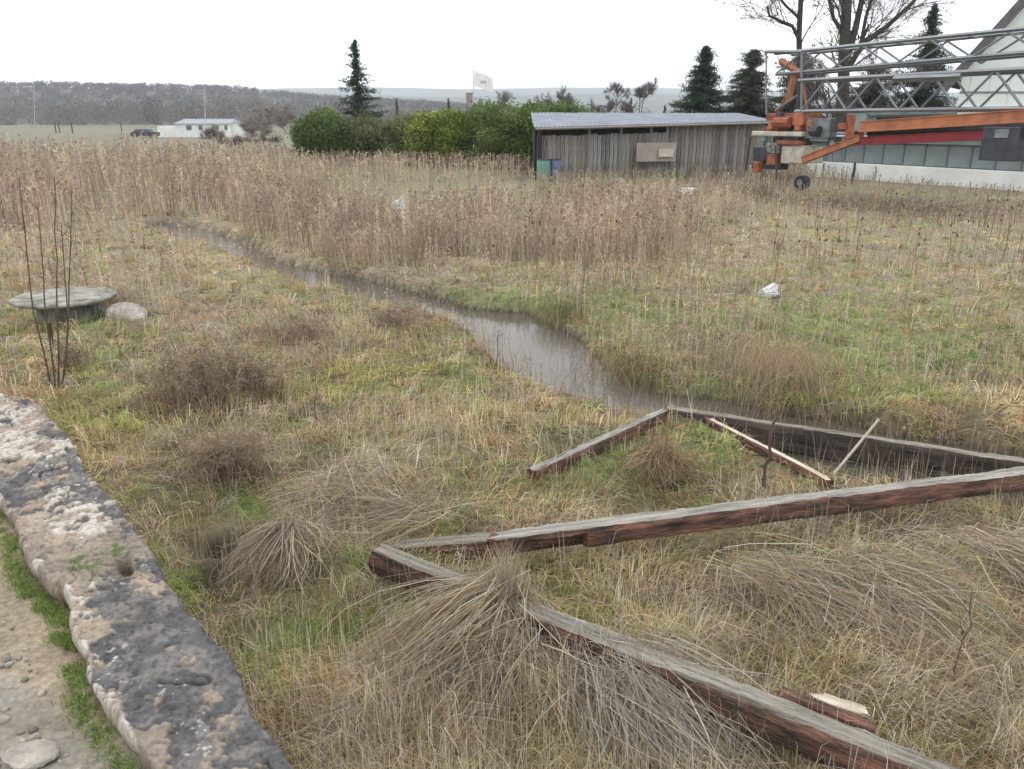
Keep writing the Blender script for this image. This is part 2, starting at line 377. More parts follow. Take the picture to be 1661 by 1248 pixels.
# ------------------------------------------------------------------ stone wall, terrace
WT = 1.05
def polyline(pts, n, wob=0.0, seed=0):
    pts = np.array(pts); d = np.r_[0, np.cumsum(np.linalg.norm(np.diff(pts, axis=0), axis=1))]
    s = np.linspace(0, d[-1], n)
    # smooth with a small kernel
    xy = np.stack([np.interp(s, d, pts[:, i]) for i in (0, 1)], 1)
    for _ in range(int(n * .03)): xy[1:-1] = (xy[:-2] + xy[1:-1] * 2 + xy[2:]) / 4
    return xy, s
Rp = [(760, 1560), (600, 1400), (470, 1245), (400, 1112), (330, 1030), (285, 960), (240, 890), (205, 830), (165, 780), (112, 715), (75, 665), (45, 645), (0, 634), (-90, 615), (-220, 590)]
Lp = [(520, 1600), (330, 1400), (232, 1250), (195, 1170), (150, 1085), (118, 1020), (98, 985), (70, 925), (48, 880), (20, 850), (0, 805), (-30, 775), (-80, 745), (-180, 725), (-330, 700)]
NS, NT = 760, 84
Rw, _ = polyline([P(a, b, WT)[:2] for a, b in Rp], NS); Lw, sL = polyline([P(a, b, WT)[:2] for a, b in Lp], NS)
tang = np.gradient(Rw, axis=0); tang /= np.linalg.norm(tang, axis=1, keepdims=True); nrm = np.stack([tang[:, 1], -tang[:, 0]], 1)
sw = np.linspace(0, 1, NS) * sL[-1]
Rw = Rw + nrm * ((fbm(sw / .25, sw * 0, 4, 3) - .5) * .10)[:, None]; Lw = Lw + nrm * ((fbm(sw / .45, sw * 0 + 5, 6, 4) - .5) * .13)[:, None]
T_ = np.linspace(0, 1, NT)
TOP = Lw[:, None, :] * (1 - T_)[None, :, None] + Rw[:, None, :] * T_[None, :, None]
tx, ty = TOP[..., 0], TOP[..., 1]; tt = np.broadcast_to(T_, tx.shape)
ppx, ppy, _ = proj(tx, ty, np.full(tx.shape, WT))
warp = fbm(tx / .25, ty / .25, 3, 6) - .5
n_big = fbm(tx / .27 + warp * 1.4, ty / .27 + warp, 4, 11); n_mid = fbm(tx / .08, ty / .08, 3, 12); n_s = fbm(tx / .025, ty / .025, 3, 13)
right = sstep(.70, .9, tt) * sstep(690, 780, ppy); low = sstep(960, 1130, ppy)
dark = n_big + .55 * (n_mid - .5) + .30 * (n_s - .5) + .20 * right + .13 * low + .005 - .12 * sstep(860, 660, ppy) - .25 * sstep(.14, .0, tt) + .0
dmask = sstep(.50, .57, dark)
n_w = fbm(tx / .14 + 7, ty / .14 - warp, 4, 15); white = n_w + .12 * sstep(.10, 0, tt) + .15 * sstep(900, 690, ppy) - .10 * sstep(850, 1000, ppy)
wmask = sstep(.55, .66, white + .8 * (n_mid - .5) + .3 * (n_s - .5)) * (1 - dmask * .75)
n_p = fbm(tx / .3 + 3, ty / .3, 3, 16)
cA = np.array((.35, .285, .215)); cB = np.array((.24, .20, .16)); cW = np.array((.52, .48, .42)); cD = np.array((.075, .077, .083)); cD2 = np.array((.20, .19, .18)); cP = np.array((.29, .235, .18))
cw = cB + (cA - cB) * sstep(.4, .6, n_p)[..., None]
cw = cw + (cP - cw) * (sstep(.58, .66, fbm(tx / .16, ty / .16, 3, 17)))[..., None]
cw = cw + (cW - cw) * wmask[..., None]
dd = cD + (cD2 - cD) * (sstep(.45, .62, fbm(tx / .06, ty / .06, 4, 18)) * .7)[..., None]
cw = cw + (dd - cw) * (dmask * .93)[..., None]
moss = np.exp(-((ppx - 135) / 26.) ** 2 - ((ppy - 920) / 16.) ** 2) + np.exp(-((ppx - 190) / 18.) ** 2 - ((ppy - 892) / 12.) ** 2)
pit = np.exp(-((ppx - 203) / 13.) ** 2 - ((ppy - 916) / 12.) ** 2)
cw = cw * (.52 + .30 * fbm(tx / .035, ty / .035, 3, 28))[..., None]
cw = cw + (np.array((.06, .085, .02)) - cw) * np.clip(moss * 1.3 * (n_s > .42), 0, 1)[..., None]
cw = cw + (np.array((.03, .025, .012)) - cw) * np.clip(pit * 1.4, 0, 1)[..., None]
lich = .6 * sstep(.73, .76, fbm(tx / .018, ty / .018, 2, 19)) * dmask * sstep(.45, .6, fbm(tx / .2, ty / .2, 2, 20)); cw = cw + (np.array((.45, .45, .42)) - cw) * lich[..., None]
edge = np.minimum(tt, 1 - tt)
crack = sstep(.018, .004, np.abs(fbm(tx / .22 + 3 + warp, ty / .22 + 8, 3, 33) - .5)) * sstep(.42, .58, fbm(tx / .3, ty / .3, 2, 34)); pits = sstep(.66, .74, fbm(tx / .014, ty / .014, 2, 35))
cw = cw * (1 - .6 * crack)[..., None] * (1 - .35 * pits)[..., None]
zt = WT + .018 * (n_big - .5) + .012 * (n_mid - .5) + .012 * (n_s - .5) - .010 * dmask + .008 * wmask - .022 * (1 - np.clip(edge / .035, 0, 1)) ** 2 - .012 * crack - .004 * pits - .05 * pit + .05 * (fbm(tx / .6, ty / .6, 2, 22) - .5)
Vt = np.stack([tx, ty, zt], -1)
# skirts: rough faces down both sides
nd = 10
def skirt(edge_xy, edge_z, cols, sgn, zb):
    Vs, Cs = [], []
    for k in range(1, nd + 1):
        f = k / nd; z = edge_z * (1 - f) + zb * f
        off = sgn * (.006 + .03 * (fbm(sw / .12, z / .12, 3, 25) - .5) - .02 * min(f * 3, 1))
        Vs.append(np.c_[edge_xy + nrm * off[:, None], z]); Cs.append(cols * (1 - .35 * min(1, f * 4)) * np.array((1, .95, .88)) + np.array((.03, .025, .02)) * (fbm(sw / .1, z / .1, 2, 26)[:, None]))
    return np.stack(Vs, 1), np.stack(Cs, 1)
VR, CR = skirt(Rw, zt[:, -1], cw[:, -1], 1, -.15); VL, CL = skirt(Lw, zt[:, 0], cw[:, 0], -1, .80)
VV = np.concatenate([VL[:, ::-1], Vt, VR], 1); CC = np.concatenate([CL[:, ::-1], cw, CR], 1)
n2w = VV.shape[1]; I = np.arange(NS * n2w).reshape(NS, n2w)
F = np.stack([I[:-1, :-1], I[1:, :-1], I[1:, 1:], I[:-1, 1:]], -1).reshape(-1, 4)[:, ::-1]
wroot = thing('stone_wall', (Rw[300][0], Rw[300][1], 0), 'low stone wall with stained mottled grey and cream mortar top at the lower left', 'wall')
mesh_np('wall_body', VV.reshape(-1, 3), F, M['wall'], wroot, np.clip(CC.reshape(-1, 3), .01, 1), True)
# stones bedded in the wall top
def rock(name, c, size, m, parent=None, seed=0, sub=3, flat=1.0, rz=0.0):
    bm = bmesh.new(); bmesh.ops.create_icosphere(bm, subdivisions=sub, radius=1)
    r2 = np.random.default_rng(seed)
    planes = [Vector(r2.normal(size=3)).normalized() for _ in range(9)]; dd_ = r2.uniform(.62, .92, 9)
    for v in bm.verts:
        for p_, d_ in zip(planes, dd_):
            k = v.co.dot(p_)
            if k > d_: v.co -= p_ * (k - d_) * .9
        v.co += Vector(r2.normal(size=3)) * .015
    bmesh.ops.scale(bm, vec=size, verts=bm.verts)
    for f in bm.faces: f.smooth = False
    me = bpy.data.meshes.new(name); bm.to_mesh(me); bm.free(); me.materials.append(m)
    o = link(name, me, parent); o.location = tuple(c); o.rotation_euler = (0, 0, rz); return o
M['st_tan'] = mat('bedded_tan_stone', (.22, .165, .125), .9, .2, 14, .6, 50, c2=(.36, .28, .22))
M['st_dark'] = mat('bedded_slate', (.07, .075, .09), .8, .2, 14, .5, 50, c2=(.13, .13, .14))
wst = [(270, 1015, 0.10, 'st_tan'), (250, 960, .09, 'st_dark'), (235, 1085, .1, 'st_tan'), (110, 800, .13, 'st_tan'), (130, 860, .09, 'st_tan'), (95, 740, .12, 'st_dark'), (300, 1150, .11, 'st_dark'), (190, 1000, .09, 'st_dark'), (60, 800, .11, 'st_tan'), (310, 1200, .08, 'st_tan')]

# terrace: earth fill behind the wall
ax = np.linspace(-3.6, 2.2, 240); ay = np.linspace(-2.5, 4.9, 300); AX, AY = np.meshgrid(ax, ay, indexing='ij')
LP = np.vstack([Lw[::12], Lw[-1:], [[-7, Lw[-1][1] + .0]], [[-7, -4]], [[3.5, -4]], [[Lw[0][0], Lw[0][1]]]])
nrm_in = -0.03
ins = poly_sd(AX.ravel(), AY.ravel(), LP).reshape(AX.shape) < .06
km = ins[:-1, :-1] & ins[1:, 1:] & ins[1:, :-1] & ins[:-1, 1:]
TZ = .965 + .03 * (fbm(AX / .3, AY / .3, 3, 70) - .5) + .02 * (fbm(AX / .05, AY / .05, 3, 71) - .5)
tpx, tpy, _ = proj(AX, np.maximum(AY, .3), TZ)
tn = fbm(AX / .12, AY / .12, 4, 72)[..., None]; grav = sstep(1060, 1130, tpy - .6 * tpx)[..., None] * (.6 + .4 * (tn > .5))
ct = np.array((.20, .165, .12)) * (.6 + .8 * tn); ct = ct * (1 - grav) + np.array((.17, .16, .14)) * (.5 + tn) * grav
I = np.arange(AX.size).reshape(AX.shape); F = np.stack([I[:-1, :-1], I[1:, :-1], I[1:, 1:], I[:-1, 1:]], -1)[km]
us, inv = np.unique(F, return_inverse=True)
top_ = mesh_np('terrace_ground', np.stack([AX, AY, TZ], -1).reshape(-1, 3)[us], inv.reshape(F.shape), M['terrace'], None, ct.reshape(-1, 3)[us], True); tag(top_, kind='structure')
# gravel on the terrace
gv = []
bm = bmesh.new(); bmesh.ops.create_icosphere(bm, subdivisions=1, radius=1); IV = np.array([v.co[:] for v in bm.verts]); IF = np.array([[v.index for v in f.verts] for f in bm.faces]); bm.free()
NG = 420
q = np.stack([rng.uniform(-300, 260, NG * 3), rng.uniform(780, 1400, NG * 3)], 1)
pts = np.array([P(a, b, .97)[:2] for a, b in q]); okk = poly_sd(pts[:, 0], pts[:, 1], LP) < -.12; pts = pts[okk][:NG]; qq = q[okk][:NG]
sz = .004 + .008 * rng.random(len(pts)) ** 2 + .006 * (qq[:, 1] - .6 * qq[:, 0] > 1060)
V = (IV[None] * (1 + .25 * rng.normal(size=(len(pts), 12, 1))) * sz[:, None, None] * np.array((1, 1, .6))) + np.c_[pts, np.full(len(pts), .968)][:, None, :]
C = np.repeat((np.array((.22, .20, .175)) * (.6 + .7 * rng.random((len(pts), 1))))[:, None], 12, 1)
gvo = mesh_np('gravel', V.reshape(-1, 3), (IF[None] + (np.arange(len(pts)) * 12)[:, None, None]).reshape(-1, 3), M['terrace'], None, C.reshape(-1, 3)); tag(gvo, kind='stuff', label='loose gravel on the terrace soil behind the wall', cat='gravel')
p = P(52, 1232, .97); o = rock('pale_stone', (p[0], p[1], .985), (.075, .05, .03), M['stone'], None, 5); tag(o, 'flat pale stone on the terrace soil in the bottom left corner', 'stone')

# moss and grass strip between terrace and wall
def strip_blades(n, spread, hgt, cols, lo=0, hi=1, off=.05):
    s = rng.uniform(lo, hi, n); i = (s * (NS - 1)).astype(int)
    t = off + spread * rng.normal(size=n); b = Lw[i] - nrm[i] * t[:, None]
    qx, qy, _ = proj(b[:, 0], b[:, 1], np.full(n, .97))
    m = fbm(b[:, 0] / .15, b[:, 1] / .15, 3, 80) + .35 * np.exp(-((qx - 60) / 60) ** 2 - ((qy - 920) / 45) ** 2) + .2 * sstep(1050, 1120, qy) > .47
    b = b[m]; n = len(b); L = hgt * (.4 + .8 * rng.random(n)); a = rng.uniform(0, 6.28, n); lean = .3 + .7 * rng.random(n)
    z0 = np.full(n, .955); p0 = np.c_[b, z0]; d = np.stack([np.cos(a), np.sin(a)], 1) * (L * lean)[:, None]
    p1 = p0 + np.c_[d * .35, L * .6]; p2 = p0 + np.c_[d, L * .75]
    c = cols[rng.integers(0, len(cols), n)] * (.7 + .6 * rng.random((n, 1)))
    return ribbons(np.stack([p0, p1, p2], 1), .004, c)
mc = np.array([(.16, .26, .05), (.22, .30, .08), (.12, .19, .04), (.30, .30, .14)])
v, t, c = strip_blades(15000, .020, .04, mc, .05, .92, off=.035)
o = mesh_np('moss_and_grass', v, t, M['grass'], None, c); tag(o, 'bright green moss and short grass along the terrace foot of the wall', 'moss', kind='stuff')

# ------------------------------------------------------------------ grasses
wall_poly = np.vstack([Rw[::12] , Rw[-1:], [[-9, Rw[-1][1]]], [[-9, -4]], [[3.5, -4]], [[Rw[0][0], Rw[0][1]]]])
def scatter(n, r0, r1, ang=40, power=1.0):
    u = rng.random(n)
    r = 1 / (1 / r0 + u * (1 / r1 - 1 / r0)) if power == 1 else (r0 ** (1 - power) + u * (r1 ** (1 - power) - r0 ** (1 - power))) ** (1 / (1 - power))
    a = np.radians(rng.uniform(-ang, ang, n)); x = r * np.sin(a); y = r * np.cos(a)
    m = np.ones(n, bool); near = r < 9
    m[near] = poly_sd(x[near], y[near], wall_poly) > .02
    return x[m], y[m]
def dens_mask(x, y, sc_, lo, hi, seed): return rng.random(len(x)) < sstep(lo, hi, fbm(x / sc_, y / sc_, 3, seed))
def dry(x, y, z, lim=-.10): return z > lim
def blades(x, y, L, w, col, lean, az, curl=.5):
    n = len(x); z = gz(x, y); p0 = np.stack([x, y, z - .01], 1); d = np.stack([np.cos(az), np.sin(az)], 1) * (L * np.sin(lean))[:, None]
    h = L * np.cos(lean)
    p1 = p0 + np.c_[d * .42, h * .72]; p2 = p0 + np.c_[d * (1.0 + .2 * curl), h * (1 - curl * .6)]
    return ribbons(np.stack([p0, p1, p2], 1), w, col)
def flow(x, y):
    """way the lodged grass lies"""
    px, py, _ = proj(x, y, np.zeros(len(x)))
    a = (fbm(x / 1.1, y / 1.1, 2, 90) - .5) * 14
    rightw = sstep(950, 1150, px) * sstep(820, 880, py); a = a * (1 - rightw) + rightw * (np.radians(-48) + (fbm(x / .5, y / .5, 2, 91) - .5) * 2.5)
    lft = sstep(760, 640, px) * sstep(980, 1080, py); a = a * (1 - lft) + lft * (np.radians(-140) + (fbm(x / .5, y / .5, 2, 92) - .5) * 2)
    return a
# A: matted thatch of single blades
CLEAR = [(1010, 676, 70, 13, .9), (900, 648, 60, 12, .6), (1125, 692, 55, 22, 1.0), (1220, 705, 70, 16, 1.0), (1310, 722, 90, 18, 1.0), (1460, 750, 110, 24, 1.0), (1620, 790, 70, 34, .9), (700, 945, 90, 14, .4), (1150, 1120, 110, 16, .3), (1400, 1225, 110, 16, .3), (960, 712, 90, 14, .6), (1240, 740, 90, 14, .5), (362, 895, 42, 60, 1.6), (495, 935, 20, 14, .9), (880, 885, 60, 10, .8)]
HOLES += []
def clear_holes(x, y, k=1.0):
    px, py, _ = proj(x, y, np.zeros(len(x)))
    kc = rng.random(len(x)) > gmask(px, py, CLEAR); x, y = x[kc], y[kc]
    hole = np.zeros(len(x))
    for c_, rad, dep in HOLES: hole = np.maximum(hole, np.exp(-((x - c_[0]) ** 2 + (y - c_[1]) ** 2) / (rad * .9) ** 2))
    m = rng.random(len(x)) > hole * 1.8 * k; return x[m], y[m]
x, y = scatter(90000, 1.5, 42); m = dry(x, y, gz(x, y)); x, y = clear_holes(x[m], y[m])
n = len(x); r = np.hypot(x, y); hl = herb_col(x, y)
L = .08 + .14 * rng.random(n); az = flow(x, y) + rng.normal(size=n) * .9
lean = np.radians(np.clip(62 + 22 * rng.normal(size=n), 5, 88))
geo = blades(x, y, L, np.maximum(.007, r * .0014) * (.6 + .8 * rng.random(n)), hl, lean, az)
o = mesh_np('matted_grass', *geo[:2], M['grass'], None, geo[2]); tag(o, 'short matted dry grass and moss covering the field', 'grass', kind='stuff')
# B: tufts, each with its own colour and its own lie
def tufts(N, r0, r1, nb, rad, hl, hh, wd, name, label, bias=0.0, lean0=48, pale=0.0, dens=None, pts=None, lim=-.10, gk=.62):
    x, y = pts if pts is not None else scatter(N, r0, r1)
    if dens: m = dens_mask(x, y, *dens); x, y = x[m], y[m]
    m = dry(x, y, gz(x, y), lim); x, y = clear_holes(x[m], y[m]); n = len(x); r = np.hypot(x, y)
    c = herb_col(x, y, bias); px, py, _ = proj(x, y, np.zeros(n)); gmk = np.clip(gmask(px, py, GREEN), 0, 1)
    k = rng.random(n) < pale * (1 - gmk); c[k] = c_pale * (.7 + .4 * rng.random((k.sum(), 1)))
    az = flow(x, y) + rng.normal(size=n) * .7; sz = (.6 + .8 * rng.random(n)) * (1 - .35 * gmk) * (.8 + .35 * np.clip(gmask(px, py, TAUPE), 0, 1))
    I_ = np.repeat(np.arange(n), nb); m_ = len(I_)
    a = rng.uniform(0, 6.28, m_); q_ = rng.random(m_) ** .5 * rad * sz[I_]; bx, by = x[I_] + np.cos(a) * q_, y[I_] + np.sin(a) * q_
    L = (hl + (hh - hl) * rng.random(m_)) * sz[I_]; le = np.radians(np.clip(lean0 + 22 * rng.normal(size=m_), 2, 88)); azb = az[I_] + rng.normal(size=m_) * .55
    azb = np.where(rng.random(m_) < .3, a, azb); rr = r[I_]
    g_ = blades(bx, by, L, np.maximum(wd, rr * .0012) * (.6 + .7 * rng.random(m_)), c[I_] * (gk + 1.24 * (1 - gk) * rng.random((m_, 1)) + .1), le, azb, .8)
    o = mesh_np(name, *g_[:2], M['grass'], None, g_[2]); tag(o, label, 'grass', kind='stuff')
tufts(22000, 1.5, 45, 13, .07, .05, .17, .0065, 'grass_tufts', 'small tufts of straw-coloured and green grass over the whole field', lean0=56, dens=(.24, .38, .54, 77))
tufts(6200, 1.6, 34, 20, .10, .18, .40, .0055, 'lodged_straw', 'long dry straw lying flat in swathes over the field', bias=-.3, lean0=68, pale=.45, dens=(.45, .40, .55, 97), lim=-.07, gk=.45)
# extra coarse tufts further out
tufts(8500, 6.5, 34, 11, .13, .08, .26, .012, 'coarse_grass_tufts', 'coarse tufts of straw and moss in the middle distance of the field', lean0=52)
# C: upright wisps
x, y = scatter(15000, 2.2, 26); m = dry(x, y, gz(x, y), -.16) & dens_mask(x, y, .8, .38, .62, 99); x, y = x[m], y[m]
n = len(x); r = np.hypot(x, y); L = .16 + .34 * rng.random(n) ** 2; col = np.where((rng.random(n) < .55)[:, None], c_pale * .95, c_taupe) * (.7 + .5 * rng.random((n, 1)))
geo = blades(x, y, L, np.maximum(.003, r * .0008), col, np.radians(np.abs(14 * rng.normal(size=n))), rng.uniform(0, 6.28, n), .3)
o = mesh_np('upright_grass_wisps', *geo[:2], M['grass'], None, geo[2]); tag(o, 'thin upright dry grass wisps scattered through the field', 'grass', kind='stuff')

# C2: thin stalks standing in the ditch
x, y = scatter(60000, 4.5, 17); z = gz(x, y); m = (z < -.10) & (rng.random(len(x)) < .12 + .5 * sstep(.5, .62, fbm(x / .4, y / .4, 3, 118))); x, y, z = x[m], y[m], z[m]; n = len(x); r = np.hypot(x, y)
L = .22 + .38 * rng.random(n); col = np.array([c_taupe, c_pale * .7, c_tan, c_brown * 1.5, c_ygr * .6])[rng.integers(0, 5, n)] * (.6 + .5 * rng.random((n, 1)))
q0 = np.stack([x, y, z], 1); a = rng.uniform(0, 6.28, n); tl = np.abs(.25 * rng.normal(size=n)); q1 = q0 + np.stack([np.cos(a) * tl * L * .5, np.sin(a) * tl * L * .5, L * .6], 1); q2 = q0 + np.stack([np.cos(a) * tl * L, np.sin(a) * tl * L, L], 1)
g_ = ribbons(np.stack([q0, q1, q2], 1), np.maximum(.004, r * .0008), col); o = mesh_np('ditch_stalks', *g_[:2], M['grass'], None, g_[2]); tag(o, 'thin dead stalks standing in the ditch water', 'grass', kind='stuff')
# D: tall reed and goldenrod stand in the back field
fb_x = [-200, 0, 150, 250, 330, 400, 450, 560, 700, 850, 960, 1060, 1150, 1230, 1400, 1661, 2000]
fb_y = [400, 392, 380, 368, 358, 392, 428, 446, 446, 452, 455, 440, 420, 350, 318, 312, 312]
x, y = scatter(100000, 8, 78, 40); z = gz(x, y); px, py, dep = proj(x, y, np.zeros(len(x)))
r_far = np.hypot(x, y); fy = np.interp(px, fb_x, fb_y) + 60 * (fbm(x / .6, y / .6, 3, 101) - .5)
gap = gmask(px, py, [(700, 318, 180, 22, 1.0), (640, 360, 50, 30, .6), (870, 340, 60, 45, .7), (1000, 300, 180, 18, .75), (1180, 330, 90, 26, .9), (1500, 330, 300, 40, .55)])
prob = sstep(8, -38, py - fy) * np.clip(1.0 - gap, .10, 1) * (.25 + 1.0 * sstep(.38, .60, fbm(x / 1.3, y / 1.3, 3, 102)))
prob = np.maximum(prob, .05 * sstep(650, 300, py) * (px > 380)); prob = prob * (r_ if False else 1)
prob = np.where((px > 1130) & (py > 300), np.minimum(prob, .30), prob); prob = np.maximum(prob, .16 * (px > 1000) * (py < 470)); prob = np.maximum(prob, .55 * (px > 862) * (r_far > 24)); prob = np.maximum(prob, .09 * (px < 330) * (py < 520)); prob = np.maximum(prob, .10 * (px > 840) * (py < 640)); prob = np.maximum(prob, .5 * np.exp(-((px - 1240) / 110) ** 2 - ((py - 610) / 40) ** 2))
prob = prob * (1 - np.clip(gmask(px, py, [(1114, 330, 22, 22, 1.0), (646, 356, 16, 22, .9), (840, 356, 14, 18, .8), (1245, 500, 26, 24, .8)]), 0, 1))
m = (rng.random(len(x)) < prob) & (z > -.13); x, y, z, px, py = x[m], y[m], z[m], px[m], py[m]; n = len(x); r = np.hypot(x, y)
hf = .68 + .55 * sstep(650, 250, px) + .15 * sstep(820, 1050, px) * sstep(1300, 1100, px)
Ht = hf * (.45 + .80 * rng.random(n) ** .8) * np.clip(.35 + 1.35 * fbm(x / .9, y / .9, 3, 103), .55, 1.4)
gap2 = gmask(px, py, [(700, 318, 180, 22, 1.0), (1000, 300, 180, 18, .6), (1500, 330, 300, 40, .5)]); Ht *= 1 - .4 * np.clip(gap2, 0, 1)
Ht = np.where((r > 27) & (px < 862), np.maximum(Ht, .75 + .3 * rng.random(n)), Ht)
Ht *= np.where(px > 1150, .62, 1); Ht = np.where((r > 24) & (px >= 862), .32 + .42 * rng.random(n), Ht) * (1 - .15 * sstep(55, 78, r))
a = rng.uniform(0, 6.28, n); le = np.radians(np.abs(9 * rng.normal(size=n))); dv = np.stack([np.cos(a) * np.sin(le), np.sin(a) * np.sin(le), np.cos(le)], 1)
Ht *= .5 + .5 * sstep(0, -55, py - fy[m])
base = np.stack([x, y, z - .02], 1)
pcs = np.array([c_pink, c_taupe, c_pink * .8, c_straw * .85, c_brown * 1.3, c_pale * .8]); pk = rng.choice(6, n, p=[.31, .25, .16, .09, .12, .07]); col = pcs[pk] * (.75 + .5 * rng.random((n, 1)))
pz = sstep(.42, .6, fbm(x / 1.8, y / 1.8, 3, 105))[:, None]; col = col * (1 - .4 * pz) + np.array((.44, .37, .26)) * .4 * pz
col = col * (.55 + .9 * fbm(x / .6, y / 1.0, 3, 106)[:, None])
col = np.where((gap2 > .4)[:, None] & (rng.random((n, 1)) < .5), np.array((.34, .33, .21)), col)
ww = np.maximum(.006, r * .00095)
gs = [ribbons(np.stack([base, base + dv * (Ht * .5)[:, None], base + dv * Ht[:, None]], 1), ww, col, [1, .8])]
for k in range(6):     # side leaves and the dead flower head
    f = (.30 + .68 * rng.random(n)) if k < 3 else (.78 + .22 * rng.random(n)); s_ = base + dv * (Ht * f)[:, None]; a = rng.uniform(0, 6.28, n)
    LL = ((.10 + .12 * rng.random(n)) if k < 3 else (.05 + .07 * rng.random(n))) * (Ht / .8); upz = rng.uniform(-.1, .9, n)
    e = s_ + np.stack([np.cos(a) * .6, np.sin(a) * .6, upz], 1) * LL[:, None]
    gs.append(ribbons(np.stack([s_, e], 1), ww * (1.3 if k < 3 else 2.0), col * (1.0 if k < 3 else .9)))
geo = cat_geo(gs)
o = mesh_np('tall_dead_weeds', *geo[:2], M['grass'], None, geo[2]); tag(o, 'tall pinkish brown dead goldenrod and reeds filling the back of the field', 'weeds', kind='stuff')
# E: teasel heads on thin stalks in the right middle
x, y = scatter(1500, 8, 24, 36); px, py, dep = proj(x, y, np.zeros(len(x))); m = (px > 780) & (py > 330) & (py < 460) & (rng.random(len(x)) < .45) & (gz(x, y) > -.1); x, y = x[m], y[m]; n = len(x)
z = gz(x, y); Ht = .5 + .5 * rng.random(n); b0 = np.stack([x, y, z], 1); t0 = b0 + np.stack([.05 * rng.normal(size=n), .05 * rng.normal(size=n), Ht], 1)
cc = np.tile(c_brown * .9, (n, 1)); r = np.hypot(x, y)
V = IV[None] * np.array((.014, .014, .024)) * (1 + .3 * rng.random((n, 1, 1))) + t0[:, None]
geo = cat_geo([ribbons(np.stack([b0, (b0 + t0) / 2, t0], 1), np.maximum(.005, r * .0007), cc, [1, .9]), (V.reshape(-1, 3), (IF[None] + (np.arange(n) * 12)[:, None, None]).reshape(-1, 3), np.repeat(cc[:, None] * .6, 12, 1).reshape(-1, 3))])
o = mesh_np('dead_seed_heads', *geo[:2], M['grass'], None, geo[2]); tag(o, 'dark seed heads on thin stalks in the middle of the field', 'weeds', kind='stuff')

# F: single tussocks of long dead grass
def tussock(apex, n, az0, spread, Lmin, Lmax, cols, label, w=.0042, rad=.05, rise=.15, group='dead grass tussocks hanging over the ground', droop_to=None, up=0):
    apex = np.array(apex); b = apex + rng.normal(size=(n, 3)) * np.array((rad, rad, rad * .6))
    sub = rng.normal(size=14) * spread * 1.2
    kk = rng.integers(0, 14, n); az = az0 + sub[kk] + rng.normal(size=n) * spread * .55; L = rng.uniform(Lmin, Lmax, n)
    dirs = np.stack([np.cos(az), np.sin(az)], 1); wv = rng.normal(size=(n, 2)); rs = .4 + .8 * rng.random(n); K = 6; pts_ = []
    for k in range(K):
        f = k / (K - 1); xy = b[:, :2] + dirs * (L * f)[:, None] + wv * math.sin(f * 3) * .09
        g_ = gz(xy[:, 0], xy[:, 1]) + .02 + .05 * rng.random(n)
        zz = b[:, 2] + rise * L * math.sin(f * math.pi) * rs - (f ** 1.3) * (b[:, 2] - g_)
        pts_.append(np.c_[xy, np.maximum(zz, g_)])
    col = cols[rng.integers(0, len(cols), n)] * (.40 + .75 * rng.random((n, 1)))
    gl = [ribbons(np.stack(pts_, 1), w, col, [1, 1, .9, .8, .6])]
    if up:
        a = rng.uniform(0, 6.28, up); q0 = apex + rng.normal(size=(up, 3)) * np.array((rad, rad, .01)); hh = rng.uniform(.08, .3, up)
        q1 = q0 + np.stack([np.cos(a) * hh * .15, np.sin(a) * hh * .15, hh * .6], 1); q2 = q0 + np.stack([np.cos(a) * hh * .35, np.sin(a) * hh * .35, hh], 1)
        gl.append(ribbons(np.stack([q0, q1, q2], 1), w * .9, cols[rng.integers(0, len(cols), up)] * (.6 + .5 * rng.random((up, 1)))))
    g_ = cat_geo(gl); o = mesh_np('grass_tussock', *g_[:2], M['grass'], None, g_[2])
    return tag(o, label, 'grass tussock', group)
TC = np.array([c_taupe, c_pale * .9, c_tan, c_straw * .9, c_taupe * .8, np.array((.42, .37, .30))])
TB = np.array([c_brown, c_taupe * .8, c_tan * .8, c_brown * 1.4])
def over(px, py, z): return P(px, py, z)
tussock(over(815, 948, .27), 560, R(-142), .22, .35, .95, TC * 1.12, 'largest tussock of long grey-brown grass, fanning down from the near beam towards the camera', rad=.05, rise=.03, up=220, w=.0042)
tussock(over(835, 962, .26), 380, R(-88), .30, .2, .55, TC, 'grass tussock spilling off the near beam straight towards the camera', rad=.06, rise=.03, up=90, w=.0042)
tussock(over(465, 852, .24), 520, R(-118), .55, .2, .52, TC, 'small conical tussock of pale grass left of the timber beams, beside the burrow holes', rad=.035, rise=.03, up=60)
tussock(over(1000, 1080, .14), 1100, R(-62), .35, .3, .85, np.array([c_pale, c_pale * .85, c_taupe, np.array((.45, .43, .38))]), 'pale silvery grass tussock at the bottom centre, in front of the near beam', rad=.12, rise=.06)
tussock(over(815, 1040, .20), 420, R(-108), .55, .3, .7, TC, 'brown middle part of the grass fan, hanging below the largest tussock at the bottom centre', rad=.10, rise=.05)
tussock(over(1225, 925, .16), 380, R(-50), .4, .3, .85, TC, 'grey grass tussock lying down to the right between the two long beams', rad=.12, rise=.15)
tussock(over(1400, 930, .13), 420, R(-48), .45, .3, .9, TC, 'long grey grass tussock lying diagonally in the right foreground', rad=.14, rise=.15)
tussock(over(1610, 890, .16), 420, R(-50), .4, .3, .7, TC, 'dark grass tussock at the right edge under the pale beam end', rad=.10, rise=.15)
tussock(over(690, 838, .12), 300, R(175), .7, .3, .8, TC, 'low tussock of grey straw lying over the left corner of the timber frame', rad=.12, rise=.12)
tussock(over(560, 800, .10), 240, R(-160), .8, .25, .6, TC, 'flattened straw tussock behind the small conical tussock', rad=.12, rise=.12)
tussock(over(360, 735, .16), 380, R(-90), 1.0, .12, .35, TB, 'brown leafy tussock in the left of the field, halfway to the wall', rad=.10, rise=.2, up=120)
